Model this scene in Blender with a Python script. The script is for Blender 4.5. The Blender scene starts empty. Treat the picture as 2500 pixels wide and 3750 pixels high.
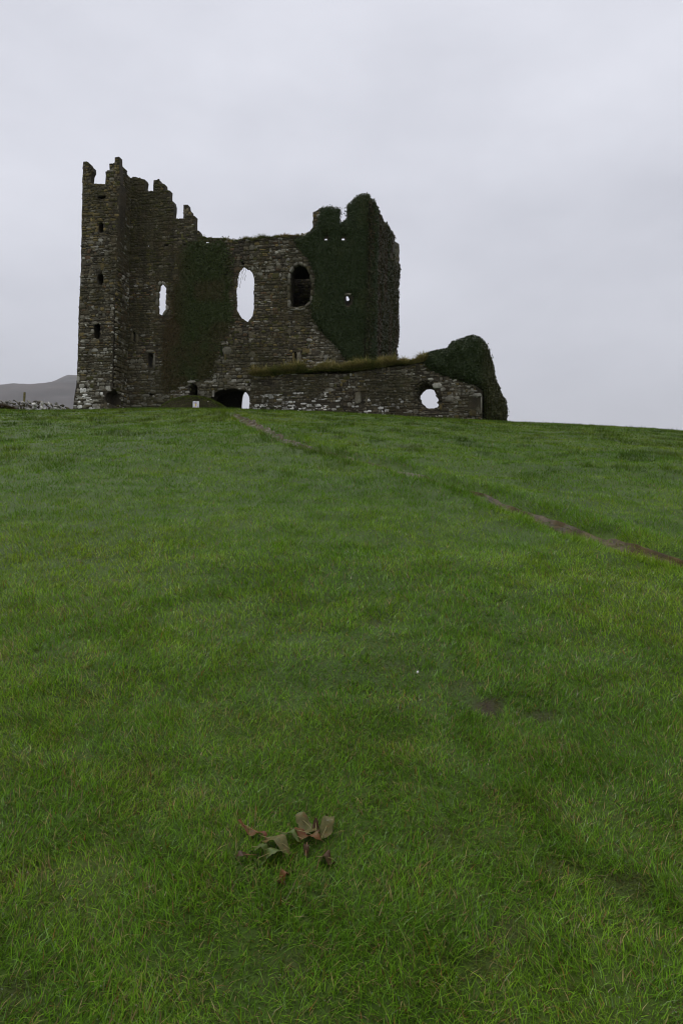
import bpy, bmesh, math, random
import numpy as np
from mathutils import Matrix, Vector
from mathutils.geometry import delaunay_2d_cdt

rng = np.random.default_rng(7)
random.seed(7)
scene = bpy.context.scene
C = scene.collection
R = math.radians

# ------------------------------------------------------------------ camera
EYE = Vector((0.0, 0.0, 1.55))
PITCH, ROLL = R(0.5), R(1.0)
cam_d = bpy.data.cameras.new('camera')
cam = bpy.data.objects.new('camera', cam_d)
C.objects.link(cam)
cam_d.sensor_fit = 'HORIZONTAL'; cam_d.sensor_width = 24.0; cam_d.lens = 26.0
cam_d.clip_start = 0.05; cam_d.clip_end = 20000
CM = Matrix.Translation(EYE) @ Matrix.Rotation(math.pi/2 + PITCH, 4, 'X') @ Matrix.Rotation(ROLL, 4, 'Z')
cam.matrix_world = CM
scene.camera = cam
CM3 = CM.to_3x3()
FS = 2500*26/24

# ------------------------------------------------------------------ sky + sun (overcast)
SUN_EL, SUN_AZ = R(58), R(-48)           # azimuth from +Y towards +X: veiled sun ahead, beyond the tower
world = bpy.data.worlds.new('World'); scene.world = world; world.use_nodes = True
nt = world.node_tree; nt.nodes.clear()
def N(tree, kind, **kw):
    n = tree.nodes.new(kind)
    for k, v in kw.items(): setattr(n, k, v)
    return n
L = nt.links.new
out = N(nt, 'ShaderNodeOutputWorld'); bg = N(nt, 'ShaderNodeBackground')
sky = N(nt, 'ShaderNodeTexSky', sky_type='NISHITA', sun_disc=False, sun_elevation=SUN_EL, sun_rotation=SUN_AZ)
tc = N(nt, 'ShaderNodeTexCoord'); mp = N(nt, 'ShaderNodeMapping')
mp.inputs['Scale'].default_value = (1.0, 1.0, 2.2); mp.inputs['Location'].default_value = (4.0, 3.0, 9.0)
nz = N(nt, 'ShaderNodeTexNoise'); nz.inputs['Scale'].default_value = 2.3; nz.inputs['Detail'].default_value = 5; nz.inputs['Roughness'].default_value = 0.52
rp = N(nt, 'ShaderNodeValToRGB')
rp.color_ramp.elements[0].position = 0.30; rp.color_ramp.elements[0].color = (0.535, 0.545, 0.605, 1)
rp.color_ramp.elements[1].position = 0.68; rp.color_ramp.elements[1].color = (0.70, 0.71, 0.775, 1)
sep = N(nt, 'ShaderNodeSeparateXYZ')
mr = N(nt, 'ShaderNodeMapRange'); mr.inputs[1].default_value = 0.0; mr.inputs[2].default_value = 0.42
mr.inputs[3].default_value = 0.77; mr.inputs[4].default_value = 1.0
mul = N(nt, 'ShaderNodeMix', data_type='RGBA', blend_type='MULTIPLY'); mul.inputs[0].default_value = 1.0
ss = N(nt, 'ShaderNodeMix', data_type='RGBA', blend_type='MULTIPLY'); ss.inputs[0].default_value = 1.0
ss.inputs[7].default_value = (0.10, 0.10, 0.10, 1)
mx = N(nt, 'ShaderNodeMix', data_type='RGBA'); mx.inputs[0].default_value = 0.95
L(tc.outputs['Generated'], mp.inputs[0]); L(mp.outputs[0], nz.inputs['Vector']); L(nz.outputs['Fac'], rp.inputs[0])
L(tc.outputs['Generated'], sep.inputs[0]); L(sep.outputs['Z'], mr.inputs[0])
L(rp.outputs[0], mul.inputs[6]); L(mr.outputs[0], mul.inputs[7])
L(sky.outputs[0], ss.inputs[6]); L(ss.outputs[2], mx.inputs[6]); L(mul.outputs[2], mx.inputs[7])
L(mx.outputs[2], bg.inputs[0]); bg.inputs[1].default_value = 1.22; L(bg.outputs[0], out.inputs[0])

sun_d = bpy.data.lights.new('sun', 'SUN'); sun_d.energy = 1.5; sun_d.angle = R(60); sun_d.color = (1.0, 0.97, 0.92)
sun = bpy.data.objects.new('sun', sun_d); C.objects.link(sun)
sd = Vector((math.sin(SUN_AZ)*math.cos(SUN_EL), math.cos(SUN_AZ)*math.cos(SUN_EL), math.sin(SUN_EL)))
sun.rotation_euler = sd.to_track_quat('Z', 'Y').to_euler()

vs = scene.view_settings
vs.view_transform = 'Standard'; vs.look = 'None'; vs.exposure = 0.0; vs.gamma = 1.0; vs.use_curve_mapping = False
cy = scene.cycles
cy.max_bounces = 5; cy.diffuse_bounces = 3; cy.glossy_bounces = 2; cy.transmission_bounces = 3; cy.volume_bounces = 0
cy.use_denoising = True
cy.filter_width = 1.1

# ------------------------------------------------------------------ helpers
def tag(o, label=None, cat=None, group=None, kind=None):
    if label: o['label'] = label
    if cat: o['category'] = cat
    if group: o['group'] = group
    if kind: o['kind'] = kind
    return o

def empty(name, loc=(0, 0, 0)):
    o = bpy.data.objects.new(name, None); C.objects.link(o); o.location = loc
    o.empty_display_size = 0.2
    return o

def link(name, me, mat=None, parent=None):
    o = bpy.data.objects.new(name, me); C.objects.link(o)
    if mat and not me.materials: me.materials.append(mat)
    if parent:
        o.parent = parent
        o.matrix_parent_inverse = WORLD_OF(parent).inverted()
    return o

def WORLD_OF(o):
    m = o.matrix_basis.copy()
    if o.parent: m = WORLD_OF(o.parent) @ o.matrix_parent_inverse @ m
    return m

def tri_mesh(name, V, F, col=None, smooth=False, mat=None):
    V = np.asarray(V, np.float32); F = np.asarray(F, np.int32)
    me = bpy.data.meshes.new(name)
    me.vertices.add(len(V)); me.vertices.foreach_set('co', V.ravel())
    k = F.shape[1]
    me.loops.add(F.size); me.loops.foreach_set('vertex_index', F.ravel())
    me.polygons.add(len(F)); me.polygons.foreach_set('loop_start', np.arange(0, F.size, k, dtype=np.int32))
    if smooth: me.polygons.foreach_set('use_smooth', np.ones(len(F), bool))
    if col is not None:
        a = me.attributes.new('Col', 'FLOAT_COLOR', 'POINT')
        c = np.ones((len(V), 4), np.float32); c[:, :np.shape(col)[1]] = col
        a.data.foreach_set('color', c.ravel())
    me.update(calc_edges=True)
    if mat: me.materials.append(mat)
    return me

def hash2(ix, iy, seed):
    h = (ix.astype(np.int64)*374761393 + iy.astype(np.int64)*668265263 + seed*974634821) & 0xffffffff
    h = ((h ^ (h >> 13))*1274126177) & 0xffffffff
    return ((h ^ (h >> 16)) & 0xffffff)/float(0xffffff)

def vn(x, y, seed=0):
    x = np.asarray(x, float); y = np.asarray(y, float)
    ix = np.floor(x); iy = np.floor(y); fx = x-ix; fy = y-iy
    fx = fx*fx*fx*(fx*(fx*6-15)+10); fy = fy*fy*fy*(fy*(fy*6-15)+10)
    a = hash2(ix, iy, seed); b = hash2(ix+1, iy, seed); c = hash2(ix, iy+1, seed); d = hash2(ix+1, iy+1, seed)
    return (a*(1-fx)+b*fx)*(1-fy)+(c*(1-fx)+d*fx)*fy

def fbm(x, y, seed=0, o=3):
    s = 0; a = 0.5; t = 0
    for k in range(o):
        s = s + a*vn(x*2**k+17.3*k, y*2**k-9.1*k, seed+k); t += a; a *= 0.5
    return s/t

def smooth01(t):
    t = np.clip(t, 0, 1); return t*t*(3-2*t)

def in_poly(px, py, poly):
    px = np.asarray(px, float); py = np.asarray(py, float)
    r = np.zeros(px.shape, bool); n = len(poly)
    for i in range(n):
        x1, y1 = poly[i]; x2, y2 = poly[(i+1) % n]
        if y1 == y2: continue
        c = ((y1 > py) != (y2 > py)) & (px < (x2-x1)*(py-y1)/(y2-y1)+x1)
        r ^= c
    return r

def dist_line(px, py, pts, closed=False):
    d = np.full(np.shape(px), 1e9); arc = np.zeros(np.shape(px)); n = len(pts)
    for i in range(n if closed else n-1):
        x1, y1 = pts[i]; x2, y2 = pts[(i+1) % n]
        dx, dy = x2-x1, y2-y1; q = dx*dx+dy*dy+1e-12
        t = np.clip(((px-x1)*dx+(py-y1)*dy)/q, 0, 1)
        e = np.hypot(px-x1-t*dx, py-y1-t*dy)
        m = e < d
        d = np.where(m, e, d); arc = np.where(m, i+t, arc)
    return d, arc

def ray(sx, sy):
    return CM3 @ Vector(((sx-1250)/FS, -(sy-1875)/FS, -1.0))

class Plane:
    """vertical plane: origin, u along it, n out of it towards the viewer"""
    def __init__(s, o, az):
        s.o = Vector(o); s.o.z = 0
        s.U = Vector((math.cos(az), -math.sin(az), 0)); s.V = Vector((math.sin(az), math.cos(az), 0)); s.Nn = -s.V
    def hit(s, p, v=0.0):
        d = ray(*p); o = s.o + s.V*v
        t = (o-EYE).dot(s.V)/d.dot(s.V); w = EYE+d*t
        return ((w-s.o).dot(s.U), w.z)
    def poly(s, pts, v=0.0): return [s.hit(p, v) for p in pts]
    def w(s, u, v, z): return s.o+s.U*u+s.V*v+Vector((0, 0, z))
    def arr(s, u, v, z):
        u = np.asarray(u, float); v = np.broadcast_to(v, u.shape); z = np.broadcast_to(z, u.shape)
        return np.stack([s.o.x+s.U.x*u+s.V.x*v, s.o.y+s.U.y*u+s.V.y*v, z], -1)

# ------------------------------------------------------------------ materials
def mat_new(name):
    m = bpy.data.materials.new(name); m.use_nodes = True
    t = m.node_tree; t.nodes.clear()
    o = N(t, 'ShaderNodeOutputMaterial'); b = N(t, 'ShaderNodeBsdfPrincipled')
    t.links.new(b.outputs[0], o.inputs[0])
    return m, t, b, o

def noise(t, scale, detail=4, rough=0.55, vec=None):
    n = N(t, 'ShaderNodeTexNoise'); n.inputs['Scale'].default_value = scale
    n.inputs['Detail'].default_value = detail; n.inputs['Roughness'].default_value = rough
    if vec is not None: t.links.new(vec, n.inputs['Vector'])
    return n

def ramp(t, fac, stops):
    r = N(t, 'ShaderNodeValToRGB'); e = r.color_ramp.elements
    while len(e) < len(stops): e.new(0.5)
    for k, (p, c) in enumerate(stops):
        e[k].position = p; e[k].color = tuple(c)+(1,) if len(c) == 3 else c
    t.links.new(fac, r.inputs[0]); return r

def mixc(t, fac, a, b, mode='MIX'):
    m = N(t, 'ShaderNodeMix', data_type='RGBA', blend_type=mode)
    for i, x in ((0, fac), (6, a), (7, b)):
        if hasattr(x, 'links'): t.links.new(x, m.inputs[i])
        else: m.inputs[i].default_value = x if i == 0 else (tuple(x)+(1,) if len(x) == 3 else x)
    return m.outputs[2]

def bump(t, b, h, strength=0.5, dist=0.02):
    n = N(t, 'ShaderNodeBump'); n.inputs['Strength'].default_value = strength; n.inputs['Distance'].default_value = dist
    t.links.new(h, n.inputs['Height']); t.links.new(n.outputs[0], b.inputs['Normal'])

def stone_material(name, base=None, moss=0.72):
    m, t, b, o = mat_new(name)
    g = N(t, 'ShaderNodeNewGeometry').outputs['Position']
    if base is None:
        a = N(t, 'ShaderNodeAttribute', attribute_name='Col'); src = a.outputs['Color']
    else:
        rg = N(t, 'ShaderNodeRGB'); rg.outputs[0].default_value = tuple(base)+(1,); src = rg.outputs[0]
    n1 = noise(t, 9, 6, 0.65, g); r1 = ramp(t, n1.outputs['Fac'], [(0.25, (0.45,)*3), (0.5, (0.95,)*3), (0.75, (1.35,)*3)])
    c = mixc(t, 1.0, src, r1.outputs[0], 'MULTIPLY')
    n2 = noise(t, 0.55, 5, 0.6, g); r2 = ramp(t, n2.outputs['Fac'], [(0.42, (0, 0, 0)), (0.60, (moss,)*3)])
    c = mixc(t, r2.outputs[0], c, (0.052, 0.048, 0.018))
    n3 = noise(t, 1.1, 5, 0.6, g); r3 = ramp(t, n3.outputs['Fac'], [(0.52, (0, 0, 0)), (0.68, (0.35,)*3)])
    c = mixc(t, r3.outputs[0], c, (0.095, 0.062, 0.034))
    mpn = N(t, 'ShaderNodeMapping'); mpn.inputs['Scale'].default_value = (1.6, 1.6, .16); t.links.new(g, mpn.inputs[0])
    n5 = noise(t, 1.5, 5, 0.6, mpn.outputs[0]); r5 = ramp(t, n5.outputs['Fac'], [(0.36, (.72,)*3), (0.58, (1.05,)*3)])
    c = mixc(t, 1.0, c, r5.outputs[0], 'MULTIPLY')
    n4 = noise(t, 22, 3, 0.5, g); r4 = ramp(t, n4.outputs['Fac'], [(0.66, (0, 0, 0)), (0.73, (0.55,)*3)])
    c = mixc(t, r4.outputs[0], c, (0.36, 0.35, 0.31))
    t.links.new(c, b.inputs['Base Color']); b.inputs['Roughness'].default_value = 0.85
    b.inputs['Specular IOR Level'].default_value = 0.3
    nb = noise(t, 26, 5, 0.7, g); bump(t, b, nb.outputs['Fac'], 0.7, 0.03)
    return m

M_STONE = stone_material('rubble_stone')
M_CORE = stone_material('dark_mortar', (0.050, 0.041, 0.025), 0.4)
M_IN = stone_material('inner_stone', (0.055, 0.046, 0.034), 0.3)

def leaf_material(name, trans=0.25, rough=0.45, spec=0.35, wet=False):
    m, t, b, o = mat_new(name)
    a = N(t, 'ShaderNodeAttribute', attribute_name='Col')
    t.links.new(a.outputs['Color'], b.inputs['Base Color'])
    b.inputs['Roughness'].default_value = rough; b.inputs['Specular IOR Level'].default_value = spec
    if wet:
        w1 = N(t, 'ShaderNodeMapRange'); w1.inputs[3].default_value = spec; w1.inputs[4].default_value = 1.0
        t.links.new(a.outputs['Alpha'], w1.inputs[0]); t.links.new(w1.outputs[0], b.inputs['Specular IOR Level'])
        w2 = N(t, 'ShaderNodeMapRange'); w2.inputs[3].default_value = rough; w2.inputs[4].default_value = .14
        t.links.new(a.outputs['Alpha'], w2.inputs[0]); t.links.new(w2.outputs[0], b.inputs['Roughness'])
    tr = N(t, 'ShaderNodeBsdfTranslucent'); t.links.new(a.outputs['Color'], tr.inputs[0])
    ms = N(t, 'ShaderNodeMixShader'); ms.inputs[0].default_value = trans
    t.links.new(b.outputs[0], ms.inputs[1]); t.links.new(tr.outputs[0], ms.inputs[2]); t.links.new(ms.outputs[0], o.inputs[0])
    return m
M_GRASS = leaf_material('wet_grass', 0.28, 0.42, 0.07, True)
M_STRAW = leaf_material('dry_grass', 0.2, 0.6, 0.2)
M_IVY = leaf_material('ivy_leaf', 0.15, 0.45, 0.22)

def plain(name, col, rough=0.8, nscale=8, var=0.35, spec=0.3, bumpd=0.0):
    m, t, b, o = mat_new(name)
    g = N(t, 'ShaderNodeNewGeometry').outputs['Position']
    n = noise(t, nscale, 5, 0.6, g)
    r = ramp(t, n.outputs['Fac'], [(0.25, [x*(1-var) for x in col]), (0.75, [min(1, x*(1+var)) for x in col])])
    t.links.new(r.outputs[0], b.inputs['Base Color']); b.inputs['Roughness'].default_value = rough
    b.inputs['Specular IOR Level'].default_value = spec
    if bumpd: bump(t, b, n.outputs['Fac'], 0.8, bumpd)
    return m
M_IVYIN = plain('ivy_stems', (0.020, 0.020, 0.010), 0.9, 3, 0.5, 0.1)
M_TURFSIDE = plain('turf_soil', (0.045, 0.040, 0.020), 0.95, 5, 0.6, 0.1, 0.05)

# ------------------------------------------------------------------ terrain
YC = 35.0
SKY_PX = [(-900, 1500), (-400, 1502), (0, 1504), (270, 1501), (480, 1496), (830, 1497), (930, 1501), (1116, 1509), (1435, 1523),
          (1600, 1530), (1766, 1540), (1860, 1545), (2000, 1551), (2250, 1562), (2400, 1571), (2500, 1580), (2900, 1612), (3600, 1680)]
_X, _Z = [], []
for p in SKY_PX:
    d = ray(*p); _X.append(d.x/d.y*YC); _Z.append(EYE.z+d.z/d.y*YC)
_xs = np.linspace(-60, 60, 600)
_zs = np.interp(_xs, _X, _Z)
_k = np.hanning(31); _k /= _k.sum()
_zs = np.convolve(np.pad(_zs, 15, mode='edge'), _k, mode='valid')

def ground_base(x, y):
    x = np.asarray(x, float); y = np.asarray(y, float)
    t = y/YC
    zc = np.interp(x*YC/np.maximum(y, 16.0), _xs, _zs)
    u = t-1
    ue = 0.55
    s = np.where(t < 1, 1.21*t-0.21*t*t, 1+0.79*u-1.5*u*u)
    se = 1+0.79*ue-1.5*ue*ue; sl = 0.79-3*ue
    s = np.where(u > ue, se+sl*(u-ue), s)
    s = np.where(t < 0, 1.21*t, s)
    z = zc*s
    lo = -8.0
    z = lo + np.logaddexp(0, (z-lo)/1.5)*1.5
    far = smooth01((np.hypot(x, y)-45)/60)
    h = (fbm(x*0.22, y*0.22, 3)-0.5)*0.16*(1-far)*smooth01(y/6) + (fbm(x*1.1, y*1.1, 11)-0.5)*(0.07+.07*smooth01((y-8)/8))*(1-far)
    h = h + (fbm(x*3.7, y*3.7, 23, 2)-0.5)*0.025*(1-far)
    h = h*np.where((y > 28), 0.6, 1.0)
    return z+h

def ground_hit(sx, sy):
    d = ray(sx, sy); t = 0.5; last = t
    while t < 60:
        p = EYE+d*t
        if p.z < float(ground_base(p.x, p.y)):
            a, b = last, t
            for _ in range(20):
                m = (a+b)/2; q = EYE+d*m
                if q.z < float(ground_base(q.x, q.y)): b = m
                else: a = m
            return EYE+d*b
        last = t; t += 0.05+0.01*t
    return EYE+d*t

PATH_PX = [(838, 1514, 1.5), (880, 1537, 2.2), (930, 1561, 2.0), (990, 1588, 1.6), (1060, 1613, 1.2), (1125, 1635, .9), (1170, 1650, .5), (1300, 1680, .50),
           (1400, 1705, .60), (1500, 1732, .48), (1650, 1773, .42), (1760, 1808, .38), (1880, 1850, .36), (1990, 1893, .5), (2080, 1930, .75),
           (2180, 1965, .65), (2270, 1992, .6), (2350, 2015, .65), (2430, 2040, .5), (2500, 2062, .6), (2620, 2100, .7), (2800, 2160, .7)]
PATH = []
PW = []
for a, b, wgt in PATH_PX:
    p = ground_hit(a, b); PATH.append((p.x+random.uniform(-.06, .06), p.y+random.uniform(-.06, .06))); PW.append(wgt)
PW = np.array(PW)

def path_field(x, y):
    d, arc = dist_line(x, y, PATH)
    d = d + (fbm(x*3.3, y*3.3, 41, 3)-0.5)*0.20
    return d, np.interp(arc, np.arange(len(PW)), PW)

def ground_z(x, y):
    x = np.asarray(x, float); y = np.asarray(y, float)
    z = ground_base(x, y)
    d, w = path_field(x, y)
    return z - (0.05+0.03*w)*np.exp(-(d/0.2)**2) + 0.035*np.exp(-((d-0.42)/0.2)**2)

# bare earth scrapes in the turf (pixel centre -> ground), radius x,y in metres
BARE = []
for a, b, rx, ry, s in [(1778, 2592, .085, .075, 1.), (1972, 2630, .08, .05, .7), (1370, 2288, .07, .05, .5), (1447, 2437, .06, .05, .4),
                        (1690, 2520, .07, .05, .5), (1890, 3430, .05, .035, .55), (1080, 3500, .04, .03, .55), (40, 3650, .05, .04, .5), (1750, 3560, .06, .04, .6),
                        (1500, 1640, .3, .2, .3), (2040, 3180, .06, .05, .6), (1640, 3090, .06, .05, .5), (2300, 3260, .08, .05, .55), (1930, 1530, .4, .3, .2)]:
    p = ground_hit(a, b); BARE.append((p.x, p.y, rx, ry, s))
def bare_field(x, y):
    m = np.zeros(np.shape(x))
    for bx, by, rx, ry, s in BARE:
        q = np.hypot((x-bx)/rx, (y-by)/ry) + (vn(x*30, y*30, 5)-0.5)*0.9
        m = np.maximum(m, s*smooth01((1.35-q)/0.7))
    return m

def axis(dense, step, grow, far):
    v = [0.0]; s = step
    while v[-1] < far:
        if v[-1] > dense: s *= grow
        v.append(v[-1]+s)
    return np.array(v)
xa = axis(4.0, 0.11, 1.06, 9000); xa = np.concatenate([-xa[:0:-1], xa])
ya = axis(7.0, 0.10, 1.022, 9500); ya = np.concatenate([-axis(2.0, 0.3, 1.2, 80)[:0:-1], ya])
gx, gy = np.meshgrid(xa, ya)
gz = ground_z(gx, gy)
nx, ny = len(xa), len(ya)
idx = np.arange(nx*ny).reshape(ny, nx)
quads = np.stack([idx[:-1, :-1], idx[:-1, 1:], idx[1:, 1:], idx[1:, :-1]], -1).reshape(-1, 4)

m, t, b, o = mat_new('turf_ground'); M_GROUND = m
g = N(t, 'ShaderNodeNewGeometry').outputs['Position']
n1 = noise(t, 0.6, 6, 0.6, g); r1 = ramp(t, n1.outputs['Fac'], [(0.3, (0.030, 0.062, 0.004)), (0.55, (0.045, 0.085, 0.006)), (0.75, (0.060, 0.092, 0.007))])
n2 = noise(t, 45, 4, 0.6, g); r2 = ramp(t, n2.outputs['Fac'], [(0.45, (0, 0, 0)), (0.65, (0.4,)*3)])
c = mixc(t, r2.outputs[0], r1.outputs[0], (0.036, 0.034, 0.006))
ab = N(t, 'ShaderNodeAttribute', attribute_name='Col')
sx_ = N(t, 'ShaderNodeSeparateColor'); t.links.new(ab.outputs['Color'], sx_.inputs[0])
c = mixc(t, sx_.outputs[0], c, (0.028, 0.018, 0.007))
t.links.new(c, b.inputs['Base Color']); b.inputs['Roughness'].default_value = 0.75; b.inputs['Specular IOR Level'].default_value = 0.25
bump(t, b, n2.outputs['Fac'], 0.8, 0.02)
bare = bare_field(gx, gy)
col = np.zeros((nx*ny, 3)); col[:, 0] = bare.ravel()
me = tri_mesh('field', np.stack([gx, gy, gz], -1).reshape(-1, 3), quads, col, True, M_GROUND)
field = link('field', me); tag(field, 'sloping green pasture rising to the castle', kind='structure')

# path: a muddy ribbon lying in the trench
def path_ribbon():
    P = []
    for i in range(len(PATH)-1):
        (x1, y1), (x2, y2) = PATH[i], PATH[i+1]
        n = max(3, int(math.hypot(x2-x1, y2-y1)/0.07))
        for k in range(n): P.append((x1+(x2-x1)*k/n, y1+(y2-y1)*k/n, PW[i]+(PW[i+1]-PW[i])*k/n))
    P = np.array(P)
    for c_ in (0, 1):
        q = P[:, c_].copy(); kk = np.hanning(9); kk /= kk.sum()
        P[:, c_] = np.convolve(np.pad(q, 4, mode='edge'), kk, mode='valid')
    P[:, 0] += .10*(fbm(P[:, 1]*1.1, P[:, 0]*.2, 87)-.5)
    T = np.gradient(P[:, :2], axis=0); T /= np.linalg.norm(T, axis=1)[:, None]
    Nn = np.stack([-T[:, 1], T[:, 0]], -1)
    hw = 0.02+0.085*P[:, 2]+0.10*(fbm(P[:, 0]*2.2, P[:, 1]*2.2, 77)-0.5)
    cols = np.linspace(-1, 1, 9)
    x = P[:, 0:1]+Nn[:, 0:1]*hw[:, None]*cols; y = P[:, 1:2]+Nn[:, 1:2]*hw[:, None]*cols
    z = ground_z(x, y)+0.010*(1-cols**2)+0.006+0.035*(fbm(x*7, y*7, 91, 3)-0.5)*(1-cols**4)
    z[:, 0] -= 0.03
    bh = (.016+.016*np.clip(P[:, 2], 0, 1))*(.3+1.4*fbm(P[:, 0]*2.7, P[:, 1]*2.7, 95))
    for off, dz in ((.012, 1.0), (.035, .9), (.07, -.8)):
        xo = P[:, 0]+Nn[:, 0]*(hw+off); yo = P[:, 1]+Nn[:, 1]*(hw+off)
        x = np.c_[x, xo]; y = np.c_[y, yo]; z = np.c_[z, ground_z(xo, yo)+bh*dz]
    n, k = x.shape; ii = np.arange(n*k).reshape(n, k)
    F = np.stack([ii[:-1, :-1], ii[1:, :-1], ii[1:, 1:], ii[:-1, 1:]], -1).reshape(-1, 4)
    return tri_mesh('path', np.stack([x, y, z], -1).reshape(-1, 3), F[:, ::-1], None, True)
m, t, b, o = mat_new('wet_mud'); M_MUD = m
g = N(t, 'ShaderNodeNewGeometry').outputs['Position']
n1 = noise(t, 7, 6, 0.65, g); r1 = ramp(t, n1.outputs['Fac'], [(0.35, (0.024, 0.015, 0.003)), (0.55, (0.056, 0.038, 0.008)), (0.72, (0.12, 0.088, 0.034))])
t.links.new(r1.outputs[0], b.inputs['Base Color'])
n2 = noise(t, 3, 3, 0.5, g); r2 = ramp(t, n2.outputs['Fac'], [(0.4, (0.35,)*3), (0.6, (0.75,)*3)])
b.inputs['Specular IOR Level'].default_value = .15
t.links.new(r2.outputs[0], b.inputs['Roughness']); bump(t, b, n1.outputs['Fac'], 0.6, 0.03)
path = link('path', path_ribbon(), M_MUD); tag(path, 'narrow muddy trodden path climbing the field to the arch', kind='structure')

# ------------------------------------------------------------------ hills far left
M_HILL, t, b, o = mat_new('heather_hill')
g = N(t, 'ShaderNodeNewGeometry').outputs['Position']
n1 = noise(t, 0.005, 8, 0.68, g)
r1 = ramp(t, n1.outputs['Fac'], [(0.3, (0.035, 0.034, 0.030)), (0.5, (0.060, 0.050, 0.045)), (0.62, (0.075, 0.058, 0.05)), (0.75, (0.13, 0.10, 0.08))])
t.links.new(r1.outputs[0], b.inputs['Base Color']); b.inputs['Roughness'].default_value = 0.95
def hill(name, ridge, Y, foot, back, label, seed):
    az = []; el = []
    for p in ridge:
        d = ray(*p); az.append(d.x/d.y); el.append(d.z/d.y)
    A = np.linspace(az[0], az[-1], 160); E = np.interp(A, az, el)
    kk = np.hanning(7); kk /= kk.sum(); E = np.convolve(np.pad(E, 3, mode='edge'), kk, mode='valid')
    T = np.linspace(0, 1, 60)
    AA, TT = np.meshgrid(A, T)
    yy = np.where(TT < 0.75, foot+(Y-foot)*TT/0.75, Y+(back-Y)*(TT-0.75)/0.25)
    xx = AA*yy
    top = np.maximum(EYE.z+E*Y+10, 1)[None, :]
    prof = np.where(TT < 0.75, (TT/0.75)**1.25, 1-(np.maximum(TT-0.75, 0)/0.25)**1.5)
    zz = -10+top*prof
    zz += (fbm(xx*0.0025, yy*0.0025, seed, 5)-0.5)*215*np.sin(np.pi*np.clip(TT/0.75, 0, 1))*np.clip(top/480, 0, 1)
    zz += (fbm(xx*0.008, yy*0.008, seed+9, 3)-0.5)*24*np.clip(TT*3, 0, 1)*np.clip(top/480, 0, 1)
    edge = smooth01(np.minimum(A-A[0], A[-1]-A)/0.03)[None, :]
    zz = -12+(zz+12)*np.where(A[None, :] > A.mean(), edge, 1)
    k = len(A); n = len(T); ii = np.arange(n*k).reshape(n, k)
    F = np.stack([ii[:-1, :-1], ii[:-1, 1:], ii[1:, 1:], ii[1:, :-1]], -1).reshape(-1, 4)
    o = link(name, tri_mesh(name, np.stack([xx, yy, zz], -1).reshape(-1, 3), F, None, True, M_HILL))
    return tag(o, label, kind='structure')
hill('hill', [(-1100, 1440), (-500, 1418), (-200, 1407), (0, 1404), (20, 1404), (51, 1400), (82, 1402), (122, 1400), (153, 1396), (184, 1395), (240, 1393), (300, 1396), (400, 1425), (520, 1480), (640, 1540)],
     3600, 1700, 4800, 'long hazy heather brown hill beyond the field wall', 61)
hill('hill', [(60, 1440), (150, 1408), (204, 1387), (224, 1377), (247, 1370), (281, 1368), (350, 1376), (430, 1410), (560, 1480), (680, 1545)],
     5400, 3800, 6600, 'higher rounded hill rising behind the nearer ridge', 67)

# ------------------------------------------------------------------ masonry helpers
def jag(pts, amp, step=0.22):
    """subdivide an outline and roughen it"""
    r = []; n = len(pts)
    for i in range(n):
        (x1, y1), (x2, y2) = pts[i], pts[(i+1) % n]
        k = max(1, int(math.hypot(x2-x1, y2-y1)/step))
        for j in range(k):
            f = j/k
            r.append((x1+(x2-x1)*f+random.uniform(-amp, amp), y1+(y2-y1)*f+random.uniform(-amp, amp)))
    return r

def resamp(pts, n=22):
    cx = sum(p[0] for p in pts)/len(pts); cyy = sum(p[1] for p in pts)/len(pts)
    r = []
    for k in range(n):
        a = 2*math.pi*k/n; dx, dy = math.cos(a), math.sin(a); best = 0
        for i in range(len(pts)):
            x1, y1 = pts[i][0]-cx, pts[i][1]-cyy; x2, y2 = pts[(i+1) % len(pts)][0]-cx, pts[(i+1) % len(pts)][1]-cyy
            ex, ey = x2-x1, y2-y1; q = dx*ey-dy*ex
            if abs(q) < 1e-12: continue
            s = (x1*ey-y1*ex)/q; f = (x1*dy-y1*dx)/q
            if s > 0 and -1e-9 <= f <= 1+1e-9: best = max(best, s)
        r.append((cx+dx*best, cyy+dy*best))
    return r

def face_cdt(outline, holes):
    pts = []; edges = []
    for lp in [outline]+holes:
        s = len(pts); pts += [Vector(p) for p in lp]
        edges += [(s+i, s+(i+1) % len(lp)) for i in range(len(lp))]
    v, e, f, _, _, _ = delaunay_2d_cdt(pts, edges, [], 0, 1e-5)
    cx = np.array([sum(v[i].x for i in tri)/3 for tri in f]); cz = np.array([sum(v[i].y for i in tri)/3 for tri in f])
    keep = in_poly(cx, cz, outline)
    for h in holes: keep &= ~in_poly(cx, cz, h)
    res = [tuple(tri) for tri, k in zip(f, keep) if k]
    return [(p.x, p.y) for p in v], res

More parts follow.
